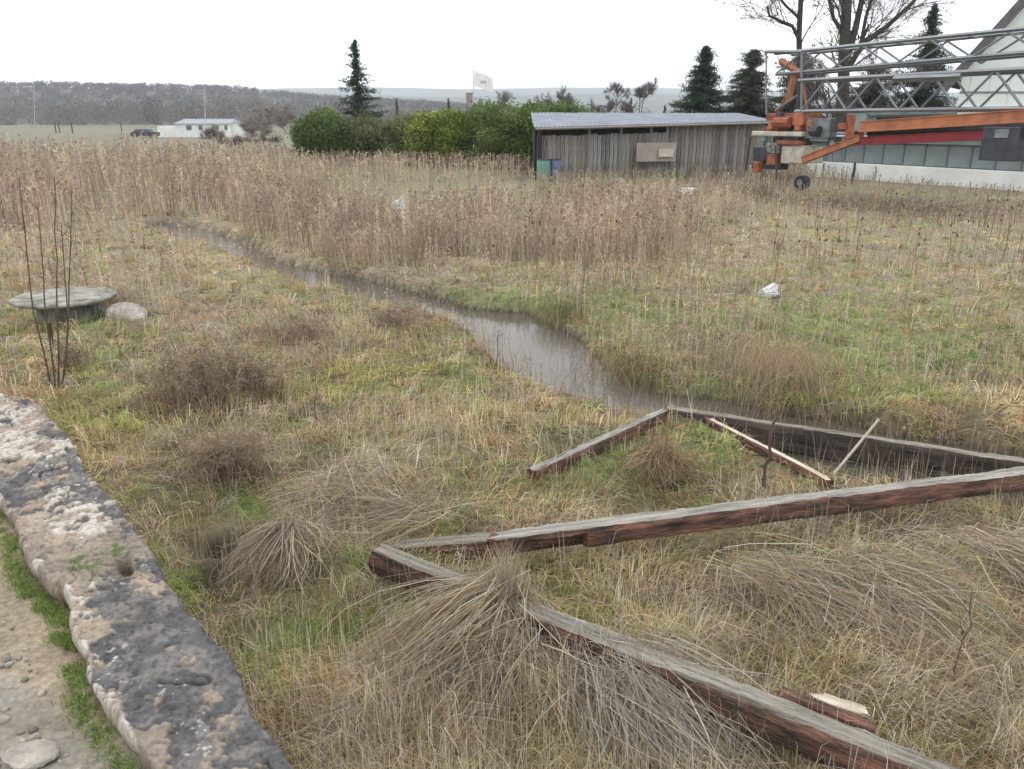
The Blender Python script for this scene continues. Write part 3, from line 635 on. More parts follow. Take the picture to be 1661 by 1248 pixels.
tussock(over(1072, 735, .20), 380, R(-80), .9, .12, .42, np.array([c_tan, c_orange * .8, c_taupe, c_brown]), 'red-brown tussock standing inside the far timber frame', rad=.07, rise=.1, up=150)
tussock(over(1270, 590, .3), 520, R(-90), 1.6, .15, .45, np.array([c_tan, c_orange * .85, c_straw * .8, c_taupe]), 'tan upright tussock on the far ditch bank', rad=.25, rise=.3, up=620)
tussock(over(1020, 590, .05), 360, R(-100), 1.0, .1, .3, np.array([c_brown, c_orange * .7, c_ygr * .8, c_tan]), 'rusty brown tussock hanging over the ditch edge behind the beam corner', rad=.25, rise=.1, up=200)
tussock(over(905, 505, .05), 300, R(-100), 1.2, .08, .25, np.array([c_green * .8, c_brown, c_ygr * .7]), 'dark green tussock on the far ditch bank', rad=.2, rise=.2, up=200)
# twiggy dead weed clumps
def weed_clump(px, py, wd, ht, n, cols, label):
    p = G(px, py); b = p + rng.normal(size=(n, 3)) * np.array((wd * .27, wd * .18, .0)); b[:, 2] = gz(b[:, 0], b[:, 1])
    a = rng.uniform(0, 6.28, n); h = ht * rng.uniform(.4, 1.25, n) * (.55 + .9 * fbm(b[:, 0] / .12, b[:, 1] / .12, 2, int(px))); l = h * np.abs(.45 * rng.normal(size=n)); d = np.stack([np.cos(a) * l, np.sin(a) * l], 1)
    q1 = b + np.c_[d * .4, h * .55]; q2 = b + np.c_[d, h]
    cc = cols[rng.integers(0, len(cols), n)] * (.6 + .6 * rng.random((n, 1))); gl = [ribbons(np.stack([b, q1, q2], 1), .005, cc)]
    for k in range(5):
        f = rng.uniform(.3, 1, (n, 1)); s_ = q1 * (1 - f) + q2 * f; e = s_ + rng.normal(size=(n, 3)) * .06; gl.append(ribbons(np.stack([s_, e], 1), .006, cc * .9))
    g_ = cat_geo(gl); o = mesh_np('dead_weed_clump', *g_[:2], M['grass'], None, g_[2]); return tag(o, label, 'weed clump', 'dead weed clumps in the field')
WB = np.array([c_brown * .9, c_taupe * .75, c_brown * 1.3, c_taupe])
weed_clump(330, 655, .9, .50, 620, WB, 'dark brown twiggy weed clump standing in the left of the field')
weed_clump(410, 640, .5, .38, 260, WB, 'smaller twiggy weed clump just right of the dark brown one')
weed_clump(120, 600, .4, .25, 160, WB, 'low weed clump beside the bare sapling near the wall end')
weed_clump(180, 500, .8, .25, 200, WB, 'weed clump at the rubble slab beside the round cover')
weed_clump(380, 770, .5, .30, 300, np.array([c_taupe, c_taupe * .8, c_tan * .8]), 'grey-brown weed clump in front of the dark one')
weed_clump(650, 540, .8, .28, 260, WB, 'brown weed clump on the near side of the ditch')
weed_clump(480, 555, .9, .24, 260, WB, 'weed clump between the big dark clump and the ditch')
weed_clump(1262, 300, 2.6, .55, 420, WB * .55, 'dark weeds grown up around the crane base and its wheel')
weed_clump(1236, 325, 1.0, .45, 200, WB * .45, 'nearly black weed clump in the back field in front of the crane')
for a_, b_2, t_l in ((1345, 338, 'left piece of the low dark brush line in front of the crane'), (1430, 344, 'middle piece of the low dark brush line in front of the crane'), (1520, 352, 'right piece of the low dark brush line near the right edge')):
    weed_clump(a_, b_2, 3.4, .35, 420, WB * .6, t_l)

# ------------------------------------------------------------------ timber frame beams
def beam(name, a, b, wdt, hgt, label, mats, parent=None, sag=0.0, seed=0, rough=.006, notch=None, ends=0.02):
    """a, b are centre points of the top face"""
    a, b = Vector(a), Vector(b); d = b - a; L = d.length; r2 = np.random.default_rng(seed)
    ns = max(12, int(L / .03)); prof = []
    for k in range(9): prof.append((-wdt / 2 + wdt * k / 8, 0))
    for k in range(1, 5): prof.append((wdt / 2, -hgt * k / 4))
    for k in range(1, 5): prof.append((wdt / 2 - wdt * k / 4, -hgt))
    for k in range(1, 4): prof.append((-wdt / 2, -hgt + hgt * k / 4))
    npf = len(prof); V = []; s = np.linspace(0, L, ns)
    for i, si in enumerate(s):
        for j, (y_, z_) in enumerate(prof):
            cy = y_ * (1 - .03 * (abs(z_) < 1e-6)); nz = fbm(si / .5 + seed, j * .7, 3, 110) - .5; nf = fbm(si / .06, j * 1.3 + seed, 3, 111) - .5
            corner = (abs(abs(y_) - wdt / 2) < 1e-6) and (abs(z_) < 1e-6 or abs(z_ + hgt) < 1e-6)
            wear = (.10 + .25 * max(0, fbm(si / .3 + j, seed, 2, 112) - .45)) * (1 if corner else 0)
            yy = cy * (1 - wear) + nz * .02 + nf * rough * 2; zz = z_ + wear * hgt * .35 * (-1 if abs(z_) < 1e-6 else 1) + nz * .012 + nf * rough * 2 - sag * math.sin(math.pi * si / L)
            if abs(z_) < 1e-6 and not corner: zz -= .011 * max(0, fbm(si / .35 + j * 3.7, j * 2.3 + seed, 3, 113) - .5) * 4
            if notch and notch[0] < si < notch[1] and z_ < -.4 * hgt and y_ < 0: yy += notch[2]; 
            if i in (0, ns - 1): yy *= .96
            V.append((si + (r2.normal() * ends if i in (0, ns - 1) else 0), yy, zz))
    F, mi = [], []
    for i in range(ns - 1):
        for j in range(npf):
            j2 = (j + 1) % npf; F.append((i * npf + j, i * npf + j2, (i + 1) * npf + j2, (i + 1) * npf + j)); mi.append(0 if j < 8 else 1)
    F.append(tuple(range(npf - 1, -1, -1))); mi.append(1); F.append(tuple(range((ns - 1) * npf, ns * npf))); mi.append(1)
    me = bpy.data.meshes.new(name); me.from_pydata([tuple(map(float, v)) for v in V], [], F)
    for m in mats: me.materials.append(m)
    me.polygons.foreach_set('material_index', np.array(mi, np.int32)); me.update()
    bm_ = bmesh.new(); bm_.from_mesh(me); bmesh.ops.recalc_face_normals(bm_, faces=bm_.faces); bm_.to_mesh(me); bm_.free()
    o = link(name, me, parent); o.location = a
    x_ = d.normalized(); y_ = Vector((0, 0, 1)).cross(x_).normalized(); z_ = x_.cross(y_); o.rotation_euler = Matrix((x_, y_, z_)).transposed().to_euler()
    if label: tag(o, label, 'wooden beam', 'timber beams of the ground frames')
    return o
M['beampale'] = mat('pale_lichened_beam_top', (.17, .16, .14), .9, .2, 7, 1.0, 40, stretch=(.22, 4, 4), c2=(.36, .345, .31), lo=.33, hi=.62)
BM = [M['beamtop'], M['beamside']]; BD = [M['beamtop'], M['beamdark']]
aA, bA = P(612, 886, .25), P(1500, 1238, .26); bA2 = aA + (bA - aA) * 1.35
bmA = beam('wooden_beam', aA, bA2, .125, .165, 'longest beam with rotten red-brown side, running to the bottom right corner', BM, seed=1, rough=.007)
aB, bB = P(800, 868, .26), P(1760, 750, .27); beam('wooden_beam', aB, bB, .115, .14, 'pale grey topped beam rising from the centre to the right edge', [M['beampale'], M['beamside']], seed=2, sag=-.0, notch=(.1, .55, .05))
beam('wooden_beam', P(625, 884, .09), P(795, 870, .12), .12, .14, 'half buried short beam under straw at the left corner of the frame', BM, seed=3)
beam('wooden_beam', P(1082, 660, .10), P(1745, 758, .10), .09, .24, 'dark wet beam along the ditch with a pale narrow top', BD, seed=4)
beam('wooden_beam', P(1078, 664, .15), P(862, 762, .13), .085, .11, 'thin mossy beam sloping down left from the far corner', [M['beampale'], M['beamside']], seed=5)
pE = beam('wooden_plank', P(1150, 678, .08), P(1348, 778, .09), .05, .08, None, [M['palewood'], M['beamside']], seed=6, rough=.003); tag(pE, 'narrow pale plank edge inside the far timber frame, below the stick', 'plank')
pS = beam('splintered_board', P(1270, 1118, .16), P(1420, 1180, .17), .05, .03, None, [M['beamside'], M['beamside']], seed=7, rough=.003); tag(pS, 'dark splintered board lying just behind the longest beam', 'board')
pS = beam('wood_fragment', P(1330, 1128, .17), P(1405, 1152, .15), .06, .025, None, [M['palewood'], M['palewood']], seed=8, rough=.004); tag(pS, 'small peach coloured wood fragment behind the longest beam', 'wood fragment')
o = rod('leaning_stick', P(1352, 770, .06), P(1426, 680, .48), .011, M['palewood'], sides=8, taper=.8); tag(o, 'pale straight stick leaning over the dark beam by the ditch', 'stick')
def tube_chain(name, chains, m, parent=None, sides=6):
    """chains: list of (points, radii) -> one mesh of tapered tubes"""
    V, F = [], []
    for pts_, rad in chains:
        o0 = len(V); n = len(pts_)
        for i, p_ in enumerate(pts_):
            p_ = np.array(p_, float); d = np.array(pts_[min(i + 1, n - 1)], float) - np.array(pts_[max(i - 1, 0)], float); d /= np.linalg.norm(d) + 1e-9
            u_ = np.cross(d, (0.31, .95, .1)); u_ /= np.linalg.norm(u_); v_ = np.cross(d, u_)
            for k in range(sides):
                a = 2 * math.pi * k / sides; V.append(tuple(p_ + rad[i] * (math.cos(a) * u_ + math.sin(a) * v_)))
        for i in range(n - 1):
            for k in range(sides): F.append((o0 + i * sides + k, o0 + i * sides + (k + 1) % sides, o0 + (i + 1) * sides + (k + 1) % sides, o0 + (i + 1) * sides + k))
    return mesh_np(name, np.array(V), np.array(F), m, parent, None, True)
def stem_chain(p0, p1, r0, r1, wob=.01, n=7, side=4, sl=.15, seed=0):
    r2 = np.random.default_rng(seed); p0, p1 = np.array(p0, float), np.array(p1, float); pts_ = [p0 + (p1 - p0) * i / (n - 1) + r2.normal(size=3) * wob * (0 < i) for i in range(n)]
    ch = [(pts_, np.linspace(r0, r1, n))]
    for _ in range(side):
        f = r2.uniform(.35, .95); q = p0 + (p1 - p0) * f; e = q + np.array((r2.normal() * .5, r2.normal() * .5, r2.uniform(.4, 1))) * sl; ch.append(([q, (q + e) / 2 + r2.normal(size=3) * .01, e], [r0 * .5, r0 * .4, r1 * .6]))
    return ch
# dark stake, weed stems
p = G(1238, 790); o = tube_chain('dark_stake', stem_chain(p, p + np.array((.02, 0, .52)), .014, .009, .006, 7, 2, .06, 3), M['twig']); tag(o, 'short dark twisted stake standing inside the far timber frame', 'stake')
p = G(1540, 1125); o = tube_chain('dry_stalk', stem_chain(p, p + np.array((.03, .02, .52)), .004, .002, .008, 8, 7, .12, 4), M['twig'])
tag(o, 'dark branching weed stalk in the right foreground', 'stalk', 'single dead stalks')
p = G(1600, 1235); o = tube_chain('dry_stalk', stem_chain(p, p + np.array((.04, .02, .28)), .005, .003, .004, 6, 1, .05, 5), M['palewood']); tag(o, 'thick pale broken stalk at the bottom right corner', 'stalk', 'single dead stalks')
p = G(935, 545); o = tube_chain('dry_stalk', stem_chain(p, p + np.array((0, 0, 1.15)), .007, .004, .006, 7, 4, .1, 6), M['palewood']); tag(o, 'tall pale straight stalk on the far ditch bank, centre of the field', 'stalk', 'single dead stalks')
p = G(942, 540); o = tube_chain('dry_stalk', stem_chain(p, p + np.array((.03, 0, .85)), .006, .004, .006, 7, 5, .1, 7), M['twig']); tag(o, 'dark stalk right beside the tall pale one on the far ditch bank', 'stalk', 'single dead stalks')
for a_, b_2, h_, lb in ((515, 700, .55, 'thin dark stalk in the middle of the left field'), (1255, 470, .9, 'thin stalk standing behind the big white bag'), (418, 1110, .32, 'short stalk rising from the grass beside the wall'), (740, 720, .55, 'pale stalk in front of the ditch, left of the far frame'), (805, 610, .5, 'stalk at the near edge of the ditch water'), (1500, 470, .8, 'pair-less dark stalk in the right field level with the white bag')):
    p = G(a_, b_2); o = tube_chain('dry_stalk', stem_chain(p, p + np.array((.02, 0, h_)), .005, .003, .006, 7, 4, .08, a_), M['twig'] if a_ % 2 else M['palewood'])
    tag(o, lb.replace('pair-less ', 'lone '), 'stalk', 'single dead stalks')

# bare sapling in front of the round cover
p = G(93, 634); root = thing('bare_sapling', p, 'bare reddish sapling with several tall thin stems in front of the round cover', 'sapling')
for i, (tx_, ty_, bx) in enumerate(((30, 292, -.02), (62, 330, .0), (88, 286, .01), (117, 300, .03), (100, 360, .015))):
    t_p = PD(tx_, ty_, p[1] + .1 * (i - 2)); b0_ = np.array(p) + np.array((bx, .03 * (i - 2), -.02)); midp = b0_ * .6 + t_p * .4 + np.array((.03 * (2 - i) * -1, 0, 0))
    ch = stem_chain(midp, t_p, .007, .0035, .006, 6, 6, .13, 30 + i); ch.append(([b0_, (b0_ + midp) / 2 + np.array((.012, 0, 0)), midp], [.010, .009, .007]))
    tube_chain('stem', ch, M['twig'], root)

# round concrete cover
dc = P(104, 480, .38); z_ = dc[2]; d_ = P(182, 480, .38) - P(26, 480, .38); rad = np.linalg.norm(d_) / 2
root = thing('well_cover', (dc[0], dc[1], 0), 'round weathered concrete well cover raised on a stub shaft at the left edge', 'well cover')
def lathe(name, prof, c, m, parent, n=64, wob=.0):
    V, F = [], []; r2 = np.random.default_rng(5)
    for (r_2, z_2) in prof:
        for k in range(n):
            a = 2 * math.pi * k / n; w_ = 1 + wob * (fbm(math.cos(a) * 3 + 5, math.sin(a) * 3 + 5, 3, 130) - .5); V.append((c[0] + r_2 * w_ * math.cos(a), c[1] + r_2 * w_ * math.sin(a), c[2] + z_2 + (.004 * (fbm(math.cos(a) * r_2 * 8, math.sin(a) * r_2 * 8, 2, 131) - .5) if r_2 > 0 else 0)))
    for i in range(len(prof) - 1):
        for k in range(n): F.append((i * n + k, i * n + (k + 1) % n, (i + 1) * n + (k + 1) % n, (i + 1) * n + k))
    return mesh_np(name, np.array(V), np.array(F), m, parent, None, False)
lathe('cover_slab', [(.001, -.055), (rad * .95, -.055), (rad * .99, -.045), (rad, -.02), (rad * .985, -.008), (rad * .96, 0), (rad * .7, .006), (rad * .4, .010), (rad * .12, .012), (.001, .012)], (dc[0], dc[1], .385), M['moss_conc'], root, wob=.02)
lathe('shaft', [(rad * .55, -.36), (rad * .56, -.04), (rad * .5, -.02)], (dc[0], dc[1], .35), M['moss_conc'], root, wob=.03)
p = G(200, 520); o = rock('rubble_slab', (p[0], p[1] + .12, p[2] + .02), (.26, .22, .16), M['stone'], None, 9, 4); o.rotation_euler = (.25, .15, .5); tag(o, 'pale rounded rubble slab leaning beside the round concrete cover', 'rubble')
p = G(150, 515); o = rock('rubble_stone', (p[0] - .05, p[1] + .1, p[2] + .05), (.20, .16, .12), M['moss_conc'], None, 12, 3); tag(o, 'grey mossy rubble stone tucked under the right of the round cover', 'rubble')
p = G(84, 560); o = rod('rusty_pipe', p, p + np.array((.01, .02, .30)), .022, M['beamside'], sides=10); tag(o, 'short rusty pipe standing below the round cover', 'pipe')

# litter
def bag(name, px, py, s, m, label, seed, sy=.7, sz_=.8):
    p = G(px, py); bm_ = bmesh.new(); bmesh.ops.create_icosphere(bm_, subdivisions=4, radius=1); r2 = np.random.default_rng(seed)
    for v in bm_.verts:
        c_ = v.co; k = 1 + .9 * (fbm(c_.x * 1.6 + seed, c_.y * 1.3 + c_.z * 1.6, 3, seed) - .5) - 1.1 * abs(fbm(c_.x * 3.2 + 9, c_.z * 3.2 + c_.y * 2, 3, seed + 1) - .5)
        v.co = Vector((c_.x * k, c_.y * k * sy, max(c_.z * k * sz_, -.35)))
        if c_.z > .5 and c_.x > 0: v.co.z += (c_.z - .5) * 1.3; v.co.x += (c_.z - .5) * .5
    bmesh.ops.scale(bm_, vec=(s, s, s), verts=bm_.verts); me = bpy.data.meshes.new(name); bm_.to_mesh(me); bm_.free(); me.materials.append(m)
    for q_ in me.polygons: q_.use_smooth = False
    o = link(name, me); o.location = tuple(p + np.array((0, 0, s * .45))); return tag(o, label, 'plastic bag', 'litter in the field')
bag('plastic_bag', 1245, 484, .145, M['bag'], 'crumpled white plastic bag lying in the green right part of the field', 3)
bag('plastic_bag', 1114, 318, .36, M['pinkbag'], 'smooth pinkish white bag in the back field in front of the shed', 5, .6, .5)
bag('plastic_bag', 646, 340, .22, M['bag'], 'small white bag among the tall weeds left of centre', 8, .6, .9)
bag('plastic_bag', 840, 342, .16, M['stone'], 'small dull beige bag in the back field at centre', 11, .7, .4)

# ------------------------------------------------------------------ shed
YS = 38.0
def S_(px, py, y=YS): return PD(px, py, y)
x0 = S_(868, 240)[0]; x1 = S_(1250, 240, 41)[0]; zl, zr = S_(868, 207)[2], S_(1250, 197, 41)[2]
yl, yr = 38.0, 41.0
root = thing('long_shed', (x0, yl, 0), 'long low grey board shed with a blue-grey lean-to roof behind the field', 'shed')
def sh(f, z, off=0.0): return np.array((x0 + (x1 - x0) * f, yl + (yr - yl) * f + off, z))
Ls = np.linalg.norm(sh(1, 0) - sh(0, 0)); ang = math.atan2(yr - yl, x1 - x0)
def zeave(f): return zl + (zr - zl) * f
# dark body behind the boards
back = 6.5
prism('wall_body', [sh(0.004, 0, .25), sh(1, 0, .25), sh(1, zeave(1) - .10, .25), sh(0.004, zeave(0) - .10, .25)], M['sheddark'], root, vec=(0, back - .7, .0))
nb = 60
for i in range(nb):
    f0 = i / nb; c_ = sh(f0 + .5 / nb, 0); gapz = .30 if f0 < .52 else .06
    hgt = zeave(f0) - gapz - .06 + rng.uniform(-.04, .02)
    o = box('board', (c_[0], c_[1] + rng.uniform(-.02, .02), hgt / 2), (Ls / nb * rng.uniform(.86, .97), .03, hgt), M[('shedwood', 'shedwood', 'shedwood2', 'shedwood3')[rng.integers(0, 4)]], root, rot=(0, rng.normal() * .006, ang), bev=.004)
for f in (.0, .215, .345, .47, .56, .78, 1.0):
    a_ = sh(f, 0, -.05); rod('post', a_, (a_[0], a_[1], zeave(f) - .05), .06, M['sheddark'] if f < .01 else M['shedwood'], root, square=True)
rod('post', sh(.017, .6, -.3), sh(.017, zeave(0) - .05, -.3), .10, M['sheddark'], root, square=True)
nr = 14
for i in range(nr):
    f0, f1 = i / nr - .006, (i + 1) / nr - .002
    zb0 = 2.9 + .1 * i / nr
    a_, b_3 = sh(f0, zeave(f0) - 0.0, -.55), sh(f1, zeave(f1) - 0.0, -.55); ztop = S_(1000, 184, YS + back)[2]
    c_3, d_3 = sh(f1, ztop + .02, back), sh(f0, ztop + .02, back)
    if i < 1: d_3 = d_3
    # corrugated sheet
    K = 9; V = []; F = []
    for j in range(K + 1):
        t_q = j / K; e_ = a_ * (1 - t_q) + b_3 * t_q; g_q = d_3 * (1 - t_q) + c_3 * t_q; dz = .022 * (j % 2)
        V += [tuple(e_ + (0, 0, dz + .01 * (i % 2))), tuple(g_q + (0, 0, dz + .01 * (i % 2)))]
    F = [(2 * j, 2 * j + 2, 2 * j + 3, 2 * j + 1) for j in range(K)]
    me = bpy.data.meshes.new('roof_sheet'); me.from_pydata(V, [], F); me.materials.append(M['shedroof'])
    o = link('roof_sheet', me, root); sm_ = o.modifiers.new('thick', 'SOLIDIFY'); sm_.thickness = .015
for f0, f1 in ((0, .5), (.5, 1)):
    rod('fascia', sh(f0, zeave(f0) - .06, -.53), sh(f1, zeave(f1) - .06, -.53), .06, M['fascia'], root, square=True)
a_ = sh(.405, .95, -.10); b_4 = sh(.575, .95, -.10)
root2 = thing('board_panel', ((a_[0] + b_4[0]) / 2, a_[1] - .1, 0), 'pale pinkish rectangular panel leaning on the middle of the shed front', 'panel')
box('panel_sheet', ((a_[0] + b_4[0]) / 2, a_[1] - .1, 1.25), (2.0, .03, .85), M['palepanel'], root2, rz=ang, bev=.01)
box('panel_stripe', ((a_[0] + b_4[0]) / 2 + .45, a_[1] - .13, 1.22), (.75, .02, .36), M['concrete'], root2, rz=ang, bev=.005)
for dx in (-.9, .9): box('panel_leg', ((a_[0] + b_4[0]) / 2 + dx, a_[1] - .08, .41), (.06, .04, .82), M['fascia'], root2, rz=ang, bev=.005)
def barrel(px, py, y, r_2, h, m, label):
    p = PD(px, py, y); root = thing('barrel', (p[0], p[1], 0), label, 'barrel', 'barrels at the shed end'); n_ = 24
    lathe('drum', [(.001, 0), (r_2 * .93, 0), (r_2, .03), (r_2 * .97, .3 * h), (r_2 * 1.02, .33 * h), (r_2 * .97, .36 * h), (r_2 * 1.02, .66 * h), (r_2 * .97, .69 * h), (r_2, h - .03), (r_2 * .93, h), (r_2 * .9, h - .03), (.001, h - .03)], (p[0], p[1], 0), m, root, n_)
    lathe('rim', [(r_2 * .94, h - .01), (r_2 * 1.03, h - .01), (r_2 * 1.03, h + .03), (r_2 * .94, h + .03), (r_2 * .94, h - .01)], (p[0], p[1], 0), M['darksteel'], root, n_)
barrel(882, 262, 37.0, .30, 1.0, M['barrelg'], 'faded green barrel at the left end of the shed')
barrel(901, 258, 37.2, .27, 1.0, M['barrelb'], 'dark blue barrel right of the green one at the shed')

# ------------------------------------------------------------------ tower crane folded for transport
A = PD(1242, 197, 33.5); B = PD(1661, 197, 25.0); A[2] = B[2] = 0; E_ = B - A; LL = np.linalg.norm(E_); E_ = E_ / LL; Nn = np.array((-E_[1], E_[0], 0)); Nn = Nn if Nn[1] > 0 else -Nn
root = thing('folded_tower_crane', A + E_ * 1.0, 'folded orange and galvanised tower crane with lattice mast at the right edge', 'crane')
def cr(s, n, z): return A + E_ * s + Nn * n + np.array((0, 0, z))
def zc(px, py):
    """s along the crane and height for a point seen at px,py on its front plane"""
    d = ray(px, py); # intersect ray with vertical plane through A along E_
    den = d[0] * Nn[0] + d[1] * Nn[1]; t = (A[0] * Nn[0] + A[1] * Nn[1]) / den; q_ = np.array((d[0] * t, d[1] * t, H + d[2] * t)); return (q_ - A)[:2] @ E_[:2], q_[2]
def boxbeam(name, a, b, wd, hg, m, flange=True):
    a, b = Vector(a), Vector(b); d = b - a; o = box(name, (0, 0, 0), (d.length, wd, hg), m, root, bev=.012)
    x_ = d.normalized(); y_ = Vector((0, 0, 1)).cross(x_).normalized(); z_ = x_.cross(y_); rot = Matrix((x_, y_, z_)).transposed()
    o.rotation_euler = rot.to_euler(); o.location = (a + b) / 2
    if flange:
        for sg_ in (-1, 1):
            f_ = box('flange', (0, 0, 0), (d.length - .02, wd + .07, .03), m, root, bev=.004); f_.rotation_euler = rot.to_euler(); f_.location = (a + b) / 2 + z_ * (hg / 2 * sg_)
    return o
def cseg(name, p1, p2, r, m, n1=0, n2=None, parent=None, **k):
    (s1, z1), (s2, z2) = zc(*p1), zc(*p2); n2 = n1 if n2 is None else n2
    return rod(name, cr(s1, n1, z1), cr(s2, n2, z2), r, m, parent or root, **k)
LE = LL * 1.35
s0, zb = zc(1300, 181); _, zt1 = zc(1300, 131); _, zt2 = zc(1300, 118); _, zT = zc(1300, 83)
W_ = 1.15
def lattice(sa, sb, zl_, zh_, wd, bay, r, off=0):
    zs = [zl_, zh_]
    for nn_ in (0, wd):
        for z2 in zs: rod('chord', cr(sa, nn_, z2), cr(sb, nn_, z2), r, M['galv'], root, square=True)
    k = 0; s = sa + off
    while s + bay <= sb + 1e-6:
        for nn_ in (0, wd):
            rod('brace', cr(s, nn_, zl_ if k % 2 == 0 else zh_), cr(s + bay, nn_, zh_ if k % 2 == 0 else zl_), r * .55, M['galv'], root, sides=6)
        rod('brace', cr(s, 0, zl_), cr(s + bay, wd, zl_), r * .5, M['galv'], root, sides=6)
        rod('brace', cr(s, 0, zh_), cr(s, wd, zh_), r * .5, M['galv'], root, sides=6)
        s += bay; k += 1
lattice(s0 - .3, LE, zb, zt1, W_, 1.02, .072, .25)
# upper lattice: triangular jib with one top chord pair slightly rising
for nn_ in (0.1, W_ - .1):
    rod('chord', cr(.2, nn_, zt2), cr(LE, nn_, zt2 + .25), .065, M['galv'], root, square=True)
    rod('chord', cr(.05, nn_, zT), cr(LE, nn_, zT + .12), .065, M['galv'], root, square=True)
s = .2; k = 0
while s < LE - 1.3:
    za, zb2 = (zt2 + .02, zT) if k % 2 == 0 else (zT, zt2 + .02)
    for nn_ in (.1, W_ - .1): rod('brace', cr(s, nn_, za), cr(s + 1.25, nn_, zb2), .036, M['galv'], root, sides=6)
    rod('brace', cr(s, .1, zT), cr(s, W_ - .1, zT), .024, M['galv'], root, sides=6)
    s += 1.25; k += 1
# posts at the end of the jib
for px in (1243, 1300): cseg('end_post', (px, 84), (px, 186), .045, M['galv'], 0, square=True)
cseg('end_post', (1241, 84), (1301, 84), .07, M['galv'], 0, square=True)
cseg('gusset', (1452, 128), (1560, 124), .13, M['galv'], -.03, square=True)
# orange arm (bent)
cseg('orange_arm', (1257, 98), (1287, 118), .12, M['orange'], .3, square=True); cseg('orange_arm', (1281, 112), (1270, 165), .16, M['orange'], .3, square=True)
cseg('orange_arm', (1272, 150), (1254, 182), .10, M['rust'], .3, square=True); cseg('rope_pulley', (1292, 130), (1292, 150), .15, M['darksteel'], .3)
cseg('strut', (1252, 180), (1287, 155), .05, M['galv'], .2); cseg('strut', (1296, 130), (1303, 182), .05, M['orange'], .2)
def cbox(name, p1, p2, dep, m, n=0.0, bev=.03, parent=None):
    (s1, z1), (s2, z2) = zc(*p1), zc(*p2); c_ = cr((s1 + s2) / 2, n + dep / 2, (z1 + z2) / 2)
    return box(name, c_, (abs(s2 - s1), dep, abs(z2 - z1)), m, parent or root, rz=math.atan2(E_[1], E_[0]), bev=bev)
cbox('winch_frame', (1240, 184), (1302, 196), 1.0, M['rust'], .1); cbox('winch_drum_box', (1254, 188), (1288, 205), .8, M['red'], 0); cbox('winch_frame', (1246, 196), (1252, 210), .8, M['orange'], 0)
cbox('winch_motor', (1288, 180), (1302, 204), .5, M['orange'], -.05); cseg('winch_drum', (1259, 199), (1284, 199), .20, M['rust'], -.1)
cbox('base_rail', (1222, 213), (1303, 222), .3, M['concrete'], -.1); cbox('base_rail', (1262, 228), (1303, 236), .25, M['rust'], -.1)
for a_, b_2 in ((1268, 1282), (1284, 1301)): cbox('ballast_block', (a_, 237), (b_2, 266), 1.2, M['concrete'], 0)
cbox('hoist_gearbox', (1222, 238), (1243, 262), .7, M['darksteel'], 0); cbox('hoist_gearbox', (1244, 232), (1262, 250), .6, M['moss_conc'], 0)
cbox('chassis_beam', (1216, 262), (1262, 276), .5, M['darksteel'], .1)
cseg('outrigger_leg', (1222, 222), (1214, 276), .07, M['darksteel'], -.15, square=True); cseg('outrigger_leg', (1262, 236), (1264, 290), .05, M['darksteel'], -.15, square=True)
# tyre
sW, zW = zc(1291, 275)
def wheel(s, z, n, r_2):
    wl = rod('wheel', cr(s, n, z), cr(s, n + .28, z), r_2, M['rubber'], root, sides=20)
    rod('rim', cr(s, n - .02, z), cr(s, n + .05, z), r_2 * .5, M['galv'], wl, sides=14)
wheel(sW, .34, .3, .27)
wheel(zc(1345, 250)[0], zc(1316, 213)[1] * .0 + 1.85, .1, .22)
cbox('cable_drum_plate', (1306, 192), (1340, 226), .5, M['galv'], .1); cseg('cable_drum', (1318, 213), (1330, 213), .20, M['darksteel'], -.05)
(sa, za), (sb, zb3) = zc(1305, 260), zc(1398, 224); boxbeam('orange_strut', cr(sa, -.1, za), cr(sb, -.1, zb3), .16, .22, M['orange'])
for (a_, b_2, c_2, d_2, mm) in ((1248, 190, 1256, 214, 'rust'), (1262, 182, 1268, 196, 'darksteel'), (1276, 194, 1282, 210, 'darksteel'), (1290, 198, 1297, 212, 'orange'), (1236, 205, 1247, 212, 'rust'), (1230, 222, 1240, 230, 'galv'), (1268, 222, 1276, 232, 'darksteel'), (1246, 250, 1258, 268, 'rust'), (1226, 262, 1234, 280, 'rust'), (1308, 196, 1316, 206, 'orange'), (1328, 200, 1338, 212, 'darksteel'), (1350, 190, 1362, 214, 'darksteel'), (1362, 200, 1374, 210, 'rust')):
    cbox('bracket', (a_, b_2), (c_2, d_2), rng.uniform(.2, .7), M[mm], rng.uniform(-.2, .3), .015)
for (p1, p2) in (((1250, 90), (1295, 180)), ((1262, 165), (1310, 120)), ((1305, 120), (1400, 200)), ((1300, 86), (1395, 190)), ((1240, 210), (1222, 255))): cseg('cable', p1, p2, .014, M['darksteel'], .35)
for q_x in range(1420, 1610, 24): cseg('hanger_rod', (q_x, 206), (q_x, 228), .015, M['darksteel'], -.05)
for q_x in range(1312, 1372, 15): cseg('rail_post', (q_x, 236), (q_x, 262), .018, M['galv'], .3)
cseg('hand_rail', (1305, 238), (1380, 236), .018, M['galv'], .3)
cbox('mast_foot', (1373, 186), (1384, 226), .6, M['rust'], 0); cbox('mast_foot', (1388, 183), (1402, 214), .6, M['teal'], 0)
(sa, za), (sb, zb3) = zc(1400, 206), zc(1661, 189)
boxbeam('orange_boom', cr(sa, -.1, za), cr(LE, -.1, zb3 + (zb3 - za) * (LE - sb) / (sb - sa)), .26, .34, M['orange'])
(sa, za), (sb, zb3) = zc(1392, 229), zc(1615, 219); boxbeam('red_beam', cr(sa, 0, za), cr(LE, 0, zb3 + (zb3 - za) * (LE - sb) / (sb - sa)), .24, .26, M['red'])
